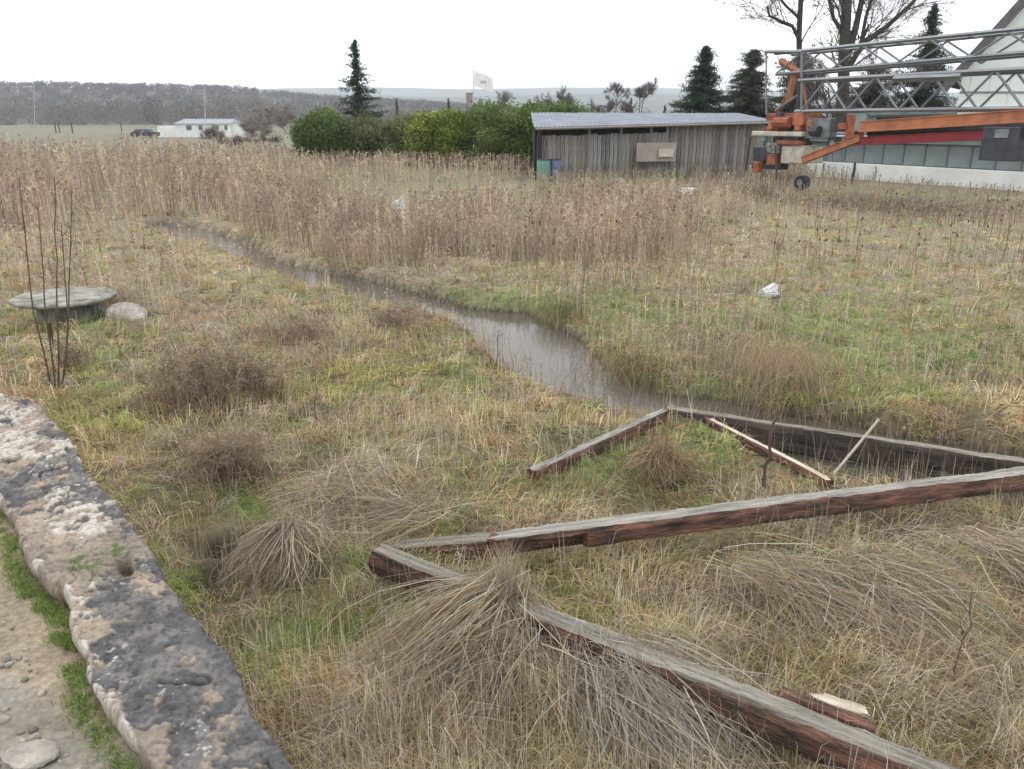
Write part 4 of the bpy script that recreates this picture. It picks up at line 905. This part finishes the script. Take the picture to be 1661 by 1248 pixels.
(sa, za), (sb, zb3) = zc(1402, 216), zc(1661, 202); rod('shade_gap_strip', cr(sa, .25, za), cr(LE, .25, zb3), .16, M['darksteel'], root, square=True)  # added dark strip standing in for the shade between boom and red beam
(sa, za), (sb, zb3) = zc(1400, 187), zc(1545, 185); rod('teal_beam', cr(sa, .2, za), cr(sb, .2, zb3), .08, M['teal'], root, square=True)
cb = cbox('control_cabinet', (1606, 206), (1656, 262), .7, M['darksteel'], -.35, .02)
sC, zC = zc(1634, 219); 
o = cbox('cabinet_panel', (1626, 210), (1646, 224), .02, M['galv'], -.38, .003)
p = PD(1385, 280, 35.5); o = rod('wooden_post', (p[0], p[1], -.1), (p[0], p[1], .95), .055, M['darksteel'], square=True); tag(o, 'short dark post standing in front of the white plinth below the crane', 'post')

# ------------------------------------------------------------------ annex with white plinth
x_l, x_r = PD(1308, 280, 41.5), PD(1661, 300, 32.0); x_l[2] = x_r[2] = 0; e2 = x_r - x_l; L2 = np.linalg.norm(e2); e2 /= L2; x_r = x_l + e2 * (L2 + 6); L2 += 6; n2 = np.array((-e2[1], e2[0], 0)); n2 = n2 if n2[1] > 0 else -n2
root = thing('greenhouse_annex', x_l, 'low annex with white plinth and blue-grey glazing behind the crane', 'building')
r3 = math.atan2(e2[1], e2[0])
def an(s, n, z): return x_l + e2 * s + n2 * n + np.array((0, 0, z))
box('plinth', an(L2 / 2, .15, .375), (L2, .3, .75), M['white'], root, rz=r3, bev=.02)
box('back_wall', an(L2 / 2, 2.2, 1.0), (L2 - .1, 3.0, 2.0), M['sheddark'], root, rz=r3, bev=.02)
npn = 16
for i in range(npn):
    s = (i + .5) * L2 / npn; fr = box('window', an(s, .18, 1.22), (L2 / npn * .97, .06, .90), M['glassdark'], root, rz=r3, bev=.008)
    gl_ = box('pane', an(s, .14, 1.22), (L2 / npn * .90, .02, .84), M['glassdark'], None, rz=r3, bev=.002); gl_.parent = fr; gl_.matrix_parent_inverse = parent_mat(fr).inverted()
box('lintel', an(L2 / 2, .15, 1.80), (L2, .34, .24), M['teal'], root, rz=r3, bev=.02)
box('eave_strip', an(L2 / 2, .10, 1.96), (L2 + .2, .5, .06), M['white'], root, rz=r3, bev=.02)
prism('roof', [an(-.1, -.1, 2.0), an(L2 + .1, -.1, 2.0), an(L2 + .1, 4, 2.25), an(-.1, 4, 2.25)], M['roofdark'], root, vec=(0, 0, .06))

# ------------------------------------------------------------------ large hall with steep gable
yh = 50.0
root = thing('white_hall', (PD(1553, 200, yh)[0], yh, 0), 'tall pale hall with a steep dark-edged gable rising behind the crane at the right edge', 'building')
def hp(px, py, y=yh): return PD(px, py, y)
v0, v1 = hp(1545, 118), hp(1690, -42); zE = v0[2]
slope = (v1[2] - v0[2]) / (v1[0] - v0[0]); wx0 = hp(1556, 150)[0]
HD = (math.sin(R(34)), math.cos(R(34))); apx = v0[0] + 9.0; apz = v0[2] + slope * 9.0
prism('wall', [(wx0, yh, 0), (apx * 2 - wx0, yh, 0), (apx * 2 - wx0, yh, zE + slope * (wx0 - v0[0]) - .1), (apx, yh, apz - .1), (wx0, yh, zE + slope * (wx0 - v0[0]) - .1)], M['palewall'], root, vec=(14 * HD[0], 14 * HD[1], 0))
for sgn in (1, -1):
    q0 = (apx - sgn * 9.6, 0, v0[2] - slope * .6); q1 = (apx, 0, apz)
    prism('roof', [(q0[0], yh - .5, q0[2]), (q1[0], yh - .5, q1[2]), (q1[0] + 15 * HD[0], yh - .5 + 15 * HD[1], q1[2]), (q0[0] + 15 * HD[0], yh - .5 + 15 * HD[1], q0[2])], M['roofdark'], root, vec=(0, 0, .22))
    prism('verge_board', [(q0[0], yh - .56, q0[2] - .55), (q1[0], yh - .56, q1[2] - .55), (q1[0], yh - .56, q1[2] + .3), (q0[0], yh - .56, q0[2] + .3)], M['verge'], root, vec=(0, .05, 0))
zz_ = [hp(1600, q)[2] for q in (84, 118, 150)]
for i in range(14):
    xx_ = wx0 + .6 + i * 1.15
    if xx_ < apx * 2 - wx0 - .4: box('wall_batten', (xx_, yh - .02, (zE * .5)), (.06, .04, zE * .96), M['white'], root, bev=.005)
for z2 in zz_[1:]: box('wall_band', (apx, yh - .03, z2), ((apx - wx0) * 2 - .1, .05, .10), M['galv'], root, bev=.005)
box('base_band', (apx, yh - .05, hp(1600, 176)[2]), ((apx - wx0) * 2 - .1, .08, .35), M['white'], root, bev=.005)

# ------------------------------------------------------------------ conifers
def clumps(cen, n, size, col0, var=.35, flat=.5, tri=True):
    """n small needle or leaf faces around each centre"""
    c = np.repeat(cen, n, 0); s = np.repeat(size, n)[:, None] if np.ndim(size) else size
    c = c + rng.normal(size=c.shape) * s * np.array((1, 1, flat)); m_ = len(c)
    u_ = rng.normal(size=(m_, 3)); u_ /= np.linalg.norm(u_, axis=1, keepdims=True); v_ = np.cross(u_, rng.normal(size=(m_, 3))); v_ /= np.linalg.norm(v_, axis=1, keepdims=True) + 1e-9
    return c, u_, v_
def leaf_mesh(name, c, u_, v_, ls, lw, col, parent, m=None):
    V = np.stack([c - u_ * ls + 0 * v_, c + v_ * lw, c + u_ * ls], 1).reshape(-1, 3); F = np.arange(len(V)).reshape(-1, 3)
    return mesh_np(name, V, F, m or M['leafy'], parent, np.repeat(col, 3, 0))
def conifer(px, y, pytop, wpx, label, sparse=.0, seed=0, low=.12, shape=1.0, cols=((.022, .042, .026), (.05, .075, .04)), name='spruce_tree', nbr=230, top_pow=.85):
    global rng
    r2 = np.random.default_rng(seed); t_ = PD(px, pytop, y); Ht = t_[2]; bs = np.array((t_[0], y, 0)); wd = wpx / S * y * .5 * 1.75
    root = thing(name, bs, label, 'tree')
    pts_ = [bs + np.array((.04 * r2.normal(), .04 * r2.normal(), Ht * f)) for f in np.linspace(0, 1, 8)]
    tube_chain('trunk', [(pts_, np.linspace(Ht * .018, .012, 8))], M['bark'], root)
    cs, cc, tw, sg = [], [], [], []
    for i in range(nbr):
        f = low + (1 - low) * (i + r2.random()) / nbr; a = r2.uniform(0, 6.28); l = wd * shape * (1 - f) ** top_pow * r2.uniform(.55, 1.12) + .03
        if sparse and r2.random() < sparse * (f > .45): l *= .35
        st = bs + np.array((0, 0, Ht * f)); dr = np.array((math.cos(a), math.sin(a), r2.uniform(-.35, .15) + (.5 if f > .85 else 0)))
        k = max(3, int(l / .16)); tw.append(([st, st + dr * l * .5, st + dr * l * np.array((1, 1, 1.1))], [.02, .014, .006]))
        for j in range(k):
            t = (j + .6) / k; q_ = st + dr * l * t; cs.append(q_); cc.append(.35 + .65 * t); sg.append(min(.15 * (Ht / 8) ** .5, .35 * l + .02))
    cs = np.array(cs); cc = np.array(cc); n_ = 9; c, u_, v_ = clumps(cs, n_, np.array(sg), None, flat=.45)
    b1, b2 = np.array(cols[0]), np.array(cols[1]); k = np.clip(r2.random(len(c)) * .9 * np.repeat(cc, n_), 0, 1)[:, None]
    tube_chain('branches', tw, M['bark'], root, sides=3)
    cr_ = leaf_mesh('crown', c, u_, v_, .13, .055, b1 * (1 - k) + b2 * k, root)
    return root
conifer(575, 60, 66, 66, 'solitary dark spruce with a thin ragged top behind the hedge', .45, 11, low=.05, nbr=200, shape=1.15)
conifer(1146, 62, 76, 84, 'dense dark conifer behind the shed roof', 0, 12, low=.05, nbr=460, shape=1.15)
conifer(1222, 64, 84, 74, 'greyer pine just left of the crane end', .1, 13, low=.1, cols=((.045, .06, .042), (.09, .105, .07)), name='pine_tree', nbr=420, top_pow=.55)
conifer(1300, 66, 90, 80, 'dull conifer behind the left end of the crane lattice', .1, 14, low=.1, cols=((.05, .06, .045), (.09, .10, .07)), name='pine_tree', nbr=360, top_pow=.55)
conifer(1517, 62, 8, 96, 'tallest dark conifer with a thin spire seen through the crane lattice', .15, 15, low=.05, nbr=430, shape=1.0, top_pow=.9)
conifer(1420, 70, 110, 110, 'broad low conifer behind the middle of the crane', .1, 16, low=.05, cols=((.05, .06, .045), (.10, .11, .075)), nbr=300, top_pow=.6)
conifer(643, 130, 160, 9, 'tiny narrow conifer far behind the hedge, right of the solitary spruce', 0, 17, nbr=60, name='small_conifer')
conifer(727, 130, 160, 8, 'tiny narrow conifer far behind the hedge, left of the flagpole', 0, 18, nbr=60, name='small_conifer')
conifer(789, 120, 164, 12, 'tiny dark conifer just right of the flagpole, far behind the hedge', 0, 19, nbr=70, name='small_conifer')
conifer(1024, 120, 160, 10, 'tiny dark conifer among bare trees beyond the shed', 0, 20, nbr=60, name='small_conifer')
conifer(1079, 110, 172, 9, 'smallest conifer peeping over the shed roof left of the dense one', 0, 21, nbr=50, name='small_conifer')

# ------------------------------------------------------------------ bare trees
def bare_tree(base, hgt, r0, label, seed, name='bare_tree', levels=4, spread=.55, limbs=None, twigs=2600, col=(.12, .10, .085), grp=None, parts=True, twl=.7):
    r2 = np.random.default_rng(seed); chains = []; tips = []
    def grow(p_, d, L, r_, lv):
        n = 5; pts_ = [np.array(p_)]; dd_ = np.array(d, float)
        for i in range(n - 1):
            dd_ = dd_ + r2.normal(size=3) * .10 + np.array((0, 0, .03)); dd_ /= np.linalg.norm(dd_); pts_.append(pts_[-1] + dd_ * L / (n - 1))
        chains.append((lv, pts_, np.linspace(r_, r_ * .55, n)))
        if lv >= levels: tips.append((pts_[-1], dd_)); tips.append((pts_[2], dd_)); return
        for i in range(3 if lv < 2 else 4):
            f = r2.integers(2, n); a = r2.normal(size=3); a -= a @ dd_ * dd_; a /= np.linalg.norm(a); nd_ = dd_ * math.cos(spread) + a * math.sin(spread) * r2.uniform(.7, 1.3); nd_[2] = max(nd_[2], -.1)
            nd_ /= np.linalg.norm(nd_); grow(pts_[f], nd_, L * r2.uniform(.5, .75), r_ * .5, lv + 1)
    if limbs is None: grow(base, (0, 0, 1), hgt * .42, r0, 0)
    else:
        for (pp, ra, rb, lv) in limbs:
            pts_ = [np.array(q_, float) for q_ in pp]; n = len(pts_); chains.append((0, pts_, np.linspace(ra, rb, n)))
            for i in range(1, n):
                dd_ = pts_[i] - pts_[i - 1]; L = np.linalg.norm(dd_); dd_ = dd_ / L
                for _ in range(lv):
                    a = r2.normal(size=3); a -= a @ dd_ * dd_; a /= np.linalg.norm(a); nd_ = dd_ * .75 + a * .65; nd_[2] = abs(nd_[2]) * .8 + .1; nd_ /= np.linalg.norm(nd_)
                    grow(pts_[i] - dd_ * L * r2.random(), nd_, r2.uniform(1.2, 2.6), min(ra, rb) * .35, levels - 2)
    root = thing(name, base, label, 'tree', grp)
    tube_chain('trunk', [(a, b) for l, a, b in chains if l == 0], M['bark'], root, 8)
    rest = [(a, b) for l, a, b in chains if l > 0]
    if rest: tube_chain('branches', rest, M['bark'], root, 4)
    if tips:
        tp = np.array([t[0] for t in tips]); td = np.array([t[1] for t in tips]); k = r2.integers(0, len(tp), twigs); q0 = tp[k]; d = td[k] + r2.normal(size=(twigs, 3)) * .6; d /= np.linalg.norm(d, axis=1, keepdims=True)
        L = twl * r2.uniform(.4, 1.2, twigs)[:, None]; q1 = q0 + d * L * .5; q2 = q0 + d * L + r2.normal(size=(twigs, 3)) * .08
        g_ = ribbons(np.stack([q0, q1, q2], 1), .022 * np.linalg.norm(base) / 55, np.tile(np.array(col), (twigs, 1)) * r2.uniform(.7, 1.3, (twigs, 1)))
        mesh_np('twigs', *g_[:2], M['leafy'], root, g_[2])
    return root
yt = 56
q = lambda a, b, y=yt: PD(a, b, y)
bare_tree(np.array((q(1370, 100)[0], yt, 0)), 16, .4, 'big bare tree with thick trunk and spreading limbs behind the crane', 31, limbs=[
    ([(q(1368, 150)[0], yt, 0), q(1368, 150), q(1369, 80), q(1374, 0), q(1372, -120), q(1378, -260)], .42, .22, 2),
    ([q(1372, 118), q(1400, 70), q(1440, 42), q(1480, 5), q(1540, -80)], .20, .10, 3), ([q(1374, 95), q(1388, 45), q(1398, 0), q(1410, -100)], .24, .12, 3),
    ([q(1396, 75), q(1404, 30), q(1416, -10), q(1440, -90)], .12, .07, 3), ([q(1372, 60), q(1352, 30), q(1340, -20), q(1320, -120)], .14, .07, 2), ([q(1378, 110), q(1392, 80), q(1410, 40)], .13, .08, 2)], twigs=5000)
bare_tree(np.array((q(1298, 100, 52)[0], 52, 0)), 14, .2, 'slimmer bare tree left of the big one, above the crane end', 32, limbs=[
    ([(q(1298, 150, 52)[0], 52, 0), q(1298, 150, 52), q(1296, 60, 52), q(1299, 0, 52), q(1296, -140, 52)], .19, .13, 1),
    ([q(1295, 62, 52), q(1285, 42, 52), q(1265, 34, 52), q(1248, 26, 52), q(1244, 10, 52)], .11, .06, 3), ([q(1297, 30, 52), q(1275, 10, 52), q(1250, -20, 52), q(1200, -50, 52)], .09, .05, 3)], twigs=3200)
for i, (px, y, hh, lb) in enumerate(((1000, 105, 6.0, 'faint bare tree beyond the shed roof, left one'), (1042, 105, 6.3, 'faint bare tree beyond the shed roof, right one'), (895, 110, 6.2, 'faint bare tree above the right end of the hedge'), (820, 130, 6.5, 'faint rounded bare tree above the middle of the hedge, right of the flag'), (1330, 60, 6, 'thin bare tree behind the crane end'), (1440, 64, 7.5, 'thin bare tree between the big tree and the tall conifer'))):
    p = PD(px, 200, y); p[2] = 0; bare_tree(p, hh * 1.25, .12, lb, 40 + i, levels=4, twigs=4200, col=(.15, .14, .135), grp='smaller bare trees beyond the field', twl=.6)
for i, (px, y, hh, lb) in enumerate(((430, 62, 2.6, 'grey leafless shrub above the tall weeds, left of the hedge'), (395, 66, 2.2, 'leafless shrub in front of the white house'), (465, 58, 3.0, 'leafless shrub touching the left end of the hedge'), (345, 70, 1.8, 'low leafless shrub below the white house'))):
    p = PD(px, 220, y); p[2] = 0; bare_tree(p, hh * 1.6, .025, lb, 60 + i, name='bare_shrub', levels=4, twigs=4200, col=(.24, .21, .19), grp='leafless shrubs', spread=.8, twl=.45)

# ------------------------------------------------------------------ hedge of evergreen shrubs
def shrub(px, y, pyt, wpx, label, seed, c0, c1, zb=0.0, n=17000):
    r2 = np.random.default_rng(seed); t_ = PD(px, pyt, y); Ht = t_[2]; wd = wpx / S * y / 2; root = thing('evergreen_shrub', (t_[0], y, 0), label, 'shrub', 'evergreen shrubs of the hedge')
    # several overlapping lobes
    nl = 16; lc = np.stack([t_[0] + wd * 1.0 * r2.uniform(-1, 1, nl), y + .5 * r2.normal(size=nl), Ht * r2.uniform(.18, .80, nl)], 1); lr = Ht * r2.uniform(.18, .30, nl)
    lc[0] = (t_[0], y, Ht * .7); lr[0] = Ht * .32
    k = r2.integers(0, nl, n); u = r2.normal(size=(n, 3)); u /= np.linalg.norm(u, axis=1, keepdims=True); rr = lr[k] * (1 - .35 * r2.random(n) ** 2) * (1 + .25 * r2.normal(size=n) * .6)
    c = lc[k] + u * rr[:, None]; c[:, 2] = np.maximum(c[:, 2], zb + .05); 
    uu = r2.normal(size=(n, 3)); uu /= np.linalg.norm(uu, axis=1, keepdims=True); vv = np.cross(uu, r2.normal(size=(n, 3))); vv /= np.linalg.norm(vv, axis=1, keepdims=True)
    f = np.clip(fbm(c[:, 0] / .7, c[:, 2] / .5, 3, seed) * 1.2 - .1 + .25 * r2.random(n) , 0, 1)[:, None]
    leaf_mesh('foliage', c, uu, vv, .10, .08, np.array(c0) * .9 * (1 - f) + np.array(c1) * 1.25 * f, root)
    ch = [([np.array((t_[0], y, 0)), lc[i] * .6 + np.array((t_[0], y, 0)) * .4 + np.array((0, 0, .1)), lc[i]], [.07, .05, .02]) for i in range(nl)]
    tube_chain('stems', ch, M['bark'], root, 5)
hg = [(525, 52, 180, 75, 'leftmost hedge shrub, rounded mid green', (.05, .085, .025), (.11, .15, .045)), (590, 53, 184, 90, 'hedge shrub below the solitary spruce, dull olive', (.07, .09, .035), (.14, .16, .07)),
      (655, 52, 186, 85, 'lower olive hedge shrub right of the spruce', (.075, .10, .035), (.15, .18, .06)), (710, 51, 182, 75, 'yellow-green hedge shrub left of the flagpole', (.08, .12, .02), (.20, .24, .045)),
      (765, 50, 176, 85, 'bright green hedge shrub below the flag', (.05, .09, .02), (.17, .23, .04)), (825, 48, 168, 90, 'tall hedge shrub right of the flag with dark base', (.035, .06, .02), (.12, .17, .04)),
      (885, 49, 167, 90, 'dark green hedge shrub at the left corner of the shed', (.03, .05, .02), (.11, .16, .04)), (935, 52, 173, 66, 'rightmost hedge shrub behind the shed roof', (.05, .08, .025), (.14, .19, .06))]
for i, (a_, y, t__, wp, lb, c0, c1) in enumerate(hg): shrub(a_, y, t__, wp, lb, 200 + i, c0, c1)

# ------------------------------------------------------------------ flagpole, masts
yf_ = 80
fp = PD(768, 200, yf_); root = thing('flagpole', (fp[0], yf_, 0), 'thin flagpole flying a pale flag behind the hedge', 'flagpole')
rod('pole', (fp[0], yf_, 0), PD(768, 106, yf_), .05, M['pole'], root, taper=.6)
c0_, c1_ = PD(769, 114, yf_), PD(799, 136, yf_); nf = 16; V = []; F = []
for i in range(nf + 1):
    f = i / nf; ztop = c0_[2] + (c1_[2] - c0_[2]) * f * .6; zbot = PD(769, 140, yf_)[2] - f * .5; xx_ = c0_[0] + (c1_[0] - c0_[0]) * f; yy_ = yf_ + .15 * math.sin(f * 9)
    V += [(xx_, yy_, ztop), (xx_ + .1 * math.sin(f * 7), yy_ + .1, zbot)]
F = [(2 * i, 2 * i + 2, 2 * i + 3, 2 * i + 1) for i in range(nf)]
me = bpy.data.meshes.new('flag'); me.from_pydata([tuple(map(float, v)) for v in V], [], F); me.materials.append(M['flag']); o = link('flag', me, root); o.modifiers.new('t', 'SOLIDIFY').thickness = .01
lg = PD(784, 133, yf_); box('flag_emblem', (lg[0], yf_ - .12, lg[2]), (.55, .03, .22), M['pole'], root, bev=.01)
def mast(px, pyt, y, r_, label):
    b = PD(px, 200, y); root = thing('thin_mast', (b[0], y, 0), label, 'mast', 'thin masts in the distance'); t_ = PD(px, pyt, y); rod('mast_pole', (b[0], y, 0), t_, r_, M['pole'], root, taper=.5)
    for f in (.97, .86): rod('crossarm', (b[0] - r_ * 5, y, t_[2] * f), (b[0] + r_ * 5, y, t_[2] * f), r_ * .5, M['pole'], root)
mast(331, 134, 140, .09, 'thin grey mast rising behind the white house'); mast(53, 55, 160, .07, 'very faint tall mast at the far left edge')

# ------------------------------------------------------------------ houses
def house(name, pxa, pxb, pyb, pye, pyr, y, label, wins, roofm, wallm='white', dep=7, flat=False, ext=None):
    a_, b_ = PD(pxa, pyb, y), PD(pxb, pyb, y); ze = PD(pxa, pye, y)[2]; zr_ = PD(pxa, pyr, y)[2]; zb_ = -.1; Wd = b_[0] - a_[0]; cx = (a_[0] + b_[0]) / 2
    root = thing(name, (cx, y, 0), label, 'house'); box('wall', (cx, y + dep / 2, (ze + zb_) / 2), (Wd, dep, ze - zb_), M[wallm], root, bev=.02)
    e = Wd * .02
    V = [(cx - Wd / 2 - e, y - .35, ze), (cx + Wd / 2 + e, y - .35, ze), (cx + Wd / 2 + e, y + dep + .35, ze), (cx - Wd / 2 - e, y + dep + .35, ze), (cx - Wd / 2 + Wd * .04, y + dep / 2, zr_), (cx + Wd / 2 - Wd * .04, y + dep / 2, zr_)]
    me = bpy.data.meshes.new('roof'); me.from_pydata([tuple(map(float, v)) for v in V], [], [(0, 1, 5, 4), (2, 3, 4, 5), (1, 2, 5), (3, 0, 4), (3, 2, 1, 0)]); me.materials.append(M[roofm]); link('roof', me, root)
    for (wp, wq, wt, wb) in wins:
        p1, p2 = PD(wp, wt, y), PD(wq, wb, y); c_ = ((p1[0] + p2[0]) / 2, y - .02, (p1[2] + p2[2]) / 2); sz_ = (p2[0] - p1[0], p1[2] - p2[2])
        wf = box('window', c_, (sz_[0] + .12, .06, sz_[1] + .12), M['pole'], root, bev=.005); pn = box('pane', (c_[0], y - .06, c_[2]), (sz_[0], .02, sz_[1]), M['window'], None, bev=.002); pn.parent = wf; pn.matrix_parent_inverse = parent_mat(wf).inverted()
    return root
hr = house('white_house', 287, 376, 224, 201, 193, 150, 'long white single-storey house with pale grey roof far left', [(302, 311, 204, 211), (322, 329, 204, 211), (346, 355, 204, 211), (364, 369, 204, 211)], 'rooftile')
p1, p2 = PD(255, 222, 150), PD(286, 222, 150); box('side_wing', ((p1[0] + p2[0]) / 2, 153, .9), (p2[0] - p1[0], 5, 1.9), M['white'], hr, bev=.02)
p1, p2 = PD(376, 222, 150), PD(391, 222, 150); box('side_wing', ((p1[0] + p2[0]) / 2, 153, 1.0), (p2[0] - p1[0], 5, 2.3), M['white'], hr, bev=.02)
house('small_house', 473, 492, 215, 208, 200, 190, 'tiny cream house just left of the hedge', [], 'rooftile', 'concrete', 6)
house('small_house', 697, 716, 195, 187, 180, 200, 'tiny cream house roof visible over the hedge left of the flagpole', [], 'rooftile', 'concrete', 6)
house('small_house', 1545, 1600, 195, 188, 176, 58, 'low red-roofed outbuilding glimpsed under the lattice', [], 'brick', 'white', 5)
p1, p2 = PD(757, 200, 95), PD(767, 200, 95)
root = thing('brick_chimney', ((p1[0] + p2[0]) / 2, 95, 0), 'pinkish brick chimney stack just left of the flagpole', 'chimney'); zt_ = PD(760, 152, 95)[2]
box('stack', ((p1[0] + p2[0]) / 2, 95, zt_ / 2), (p2[0] - p1[0], .9, zt_), M['brick'], root, bev=.02); box('cap', ((p1[0] + p2[0]) / 2, 95, zt_ + .06), (p2[0] - p1[0] + .15, 1.05, .12), M['concrete'], root, bev=.02)
# parked car and trailer by the house
p = PD(236, 222, 140); root = thing('parked_car', (p[0], 140, 0), 'dark parked car beside the white house at the far left', 'car')
prism('body', [(p[0] - 2.1, 139.2, .35), (p[0] + 2.1, 139.2, .35), (p[0] + 2.1, 139.2, .95), (p[0] + 1.2, 139.2, 1.0), (p[0] + .7, 139.2, 1.45), (p[0] - 1.1, 139.2, 1.45), (p[0] - 1.7, 139.2, .98), (p[0] - 2.1, 139.2, .9)], M['darksteel'], root, vec=(0, 1.7, 0))
for dx in (-1.3, 1.35): rod('wheel', (p[0] + dx, 139.1, .33), (p[0] + dx, 139.35, .33), .33, M['rubber'], root, sides=16)
prism('side_window', [(p[0] + 1.0, 139.17, 1.0), (p[0] + .62, 139.17, 1.38), (p[0] - 1.0, 139.17, 1.38), (p[0] - 1.45, 139.17, 1.0)], M['window'], root, vec=(0, .04, 0))

# ------------------------------------------------------------------ hills and far woods
def ridge(name, y, depth, pts, base=-3, n=400, seed=0, col=(.08, .085, .06), m=None, x0_=None):
    xs = np.array([PD(a, 197, y)[0] for a, b in pts]); zs = np.array([PD(a, b, y)[2] for a, b in pts]); x = np.linspace(xs[0], xs[-1], n); ztop = np.interp(x, xs, zs)
    for _ in range(12): ztop[1:-1] = (ztop[:-2] + 2 * ztop[1:-1] + ztop[2:]) / 4
    K = 10; V = []
    for j in range(K + 1):
        f = j / K; h = math.sin(f * math.pi * .5) if f <= 1 else 0
        V.append(np.c_[x, np.full(n, y - depth * (1 - f)), base + (ztop - base) * h + 2.0 * (fbm(x / 60, np.full(n, j * .8), 3, seed) - .5) * (j > 0)])
    V.append(np.c_[x, np.full(n, y + depth * .8), np.full(n, base)])
    V = np.stack(V, 0); I = np.arange(V.shape[0] * n).reshape(V.shape[0], n); F = np.stack([I[:-1, :-1], I[:-1, 1:], I[1:, 1:], I[1:, :-1]], -1).reshape(-1, 4)
    o = mesh_np(name, V.reshape(-1, 3), F, m, None, None, True); tag(o, kind='structure'); return lambda xx, ff: (np.interp(xx, x, ztop), base)
M['hill'] = mat('wooded_hill', (.05, .045, .04), .95, .3, .02, c2=(.10, .09, .075)); M['hillfar'] = mat('far_hill', (.09, .10, .09), .95, .2, .005)
R1 = [(-900, 128), (-300, 134), (0, 144), (120, 143), (220, 146), (330, 147), (410, 150), (470, 158), (560, 166), (680, 172), (800, 180), (900, 190), (1000, 199)]
ridge('hills', 1000, 350, R1, seed=3, m=M['hill'])
ridge('far_hills', 1900, 500, [(-600, 150), (200, 148), (430, 146), (520, 152), (600, 154), (700, 158), (800, 156), (900, 154), (1000, 152), (1100, 153), (1200, 156), (1400, 158), (2400, 150)], seed=5, m=M['hillfar'], base=-10)
ridge('distant_hills', 3000, 700, [(-600, 150), (400, 145), (620, 142), (760, 146), (900, 143), (1100, 144), (1200, 148), (1500, 150), (2400, 145)], seed=6, m=M['hillfar'], base=-10)
def woods(name, xyz, hts, wds, nf, fs, cols, label, up=.6):
    n = len(xyz); r2 = np.random.default_rng(9 + n); c = np.repeat(xyz, nf, 0); h = np.repeat(hts, nf); w_ = np.repeat(wds, nf)
    u = r2.normal(size=(n * nf, 3)); u /= np.linalg.norm(u, axis=1, keepdims=True); u *= r2.random((n * nf, 1)) ** .33
    c = c + np.c_[u[:, 0] * w_ * .5, u[:, 1] * w_ * .5, h * up + u[:, 2] * h * (1 - up)]
    d = r2.normal(size=(n * nf, 3)) * np.array((.5, .5, 1)); d /= np.linalg.norm(d, axis=1, keepdims=True); v_ = np.cross(d, r2.normal(size=(n * nf, 3))); v_ /= np.linalg.norm(v_, axis=1, keepdims=True)
    o = leaf_mesh(name, c, d, v_, fs, fs * .45, np.repeat(cols, nf, 0) * r2.uniform(.75, 1.25, (n * nf, 1)), None); tag(o, label, 'woods', kind='stuff'); return o
# trees on the near ridge
n = 3600; xs = np.array([PD(a, 197, 1000)[0] for a, b in R1]); zs = np.array([PD(a, b, 1000)[2] for a, b in R1])
f = rng.random(n); x = rng.uniform(xs[1] - 200, xs[-2], n); yy_ = 1000 - 350 * (1 - f); zt_ = np.interp(x, xs, zs); zz2 = -3 + (zt_ + 3) * np.sin(f * math.pi / 2)
hh = rng.uniform(6, 9, n); u = rng.random((n, 1)); cc = np.where(u < .2, np.array((.035, .05, .04)), np.where(u < .65, np.array((.10, .085, .08)), np.array((.15, .125, .11)))) * rng.uniform(.5, .95, (n, 1))
woods('hill_forest', np.c_[x, yy_, zz2 - 1], hh, hh * 1.1, 34, 1.5, cc, 'leafless grey-brown forest covering the near ridge on the left')
# line of bare trees at the foot of the ridge
n = 420; x = np.r_[rng.uniform(-560, -95, 330), rng.uniform(-95, 60, 90)]; yy_ = rng.uniform(430, 560, n); px_q, _, _ = proj(x, yy_, np.zeros(n)); hh = np.interp(px_q, [-400, 0, 180, 420, 480, 600, 900], [19, 17.5, 15, 17, 12, 9, 7]) * rng.uniform(.7, 1.15, n)
u = rng.random((n, 1)); cc = np.where(u < .18, np.array((.05, .065, .05)), np.where(u < .6, np.array((.15, .125, .105)), np.array((.20, .165, .145)))) * rng.uniform(.55, .95, (n, 1))
woods('field_edge_wood', np.c_[x, yy_, np.full(n, -.5)], hh, hh * .75, 150, .8, cc, 'belt of bare grey-brown trees at the far left edge of the fields', .55)
# village greenery in the middle distance
n = 150; x = rng.uniform(-70, 110, n); yy_ = rng.uniform(230, 380, n); hh = rng.uniform(4, 9, n); u = rng.random((n, 1)); cc = np.where(u < .2, np.array((.05, .07, .04)), np.array((.17, .145, .13))) * rng.uniform(.6, 1.0, (n, 1))
woods('village_trees', np.c_[x, yy_, np.full(n, -.3)], hh, hh * .9, 130, .45, cc, 'low mass of bare garden trees beyond the hedge and shed', .55)
# few dark posts / shrubs at the far field edge on the left
for i, (px, y) in enumerate(((90, 200), (96, 210), (117, 205), (197, 230))):
    p = PD(px, 210, y); root = None; o = rod('fence_post', (p[0], y, -.1), (p[0], y, 2.4), .16, M['darksteel'], None, square=True); tag(o, ['leftmost dark post at the far field edge', 'second dark post, beside the leftmost one, at the far field edge', 'third dark post from the left at the far field edge', 'dark post at the far field edge nearest the white house'][i], 'post', 'posts at the far field edge')

# ------------------------------------------------------------------ haze
hm = bpy.data.materials.new('haze'); hm.use_nodes = True; t = hm.node_tree; t.nodes.clear(); o_ = t.nodes.new('ShaderNodeOutputMaterial'); pv = t.nodes.new('ShaderNodeVolumePrincipled')
pv.inputs['Color'].default_value = (.82, .88, .97, 1); pv.inputs['Density'].default_value = .00023; pv.inputs['Anisotropy'].default_value = .2; t.links.new(pv.outputs[0], o_.inputs['Volume'])
bm = bmesh.new(); bmesh.ops.create_cube(bm, size=1); me = bpy.data.meshes.new('haze'); bm.to_mesh(me); bm.free(); me.materials.append(hm)
o = link('haze', me); o.scale = (9000, 4400, 171); o.location = (0, 2000, 73); tag(o, kind='stuff')
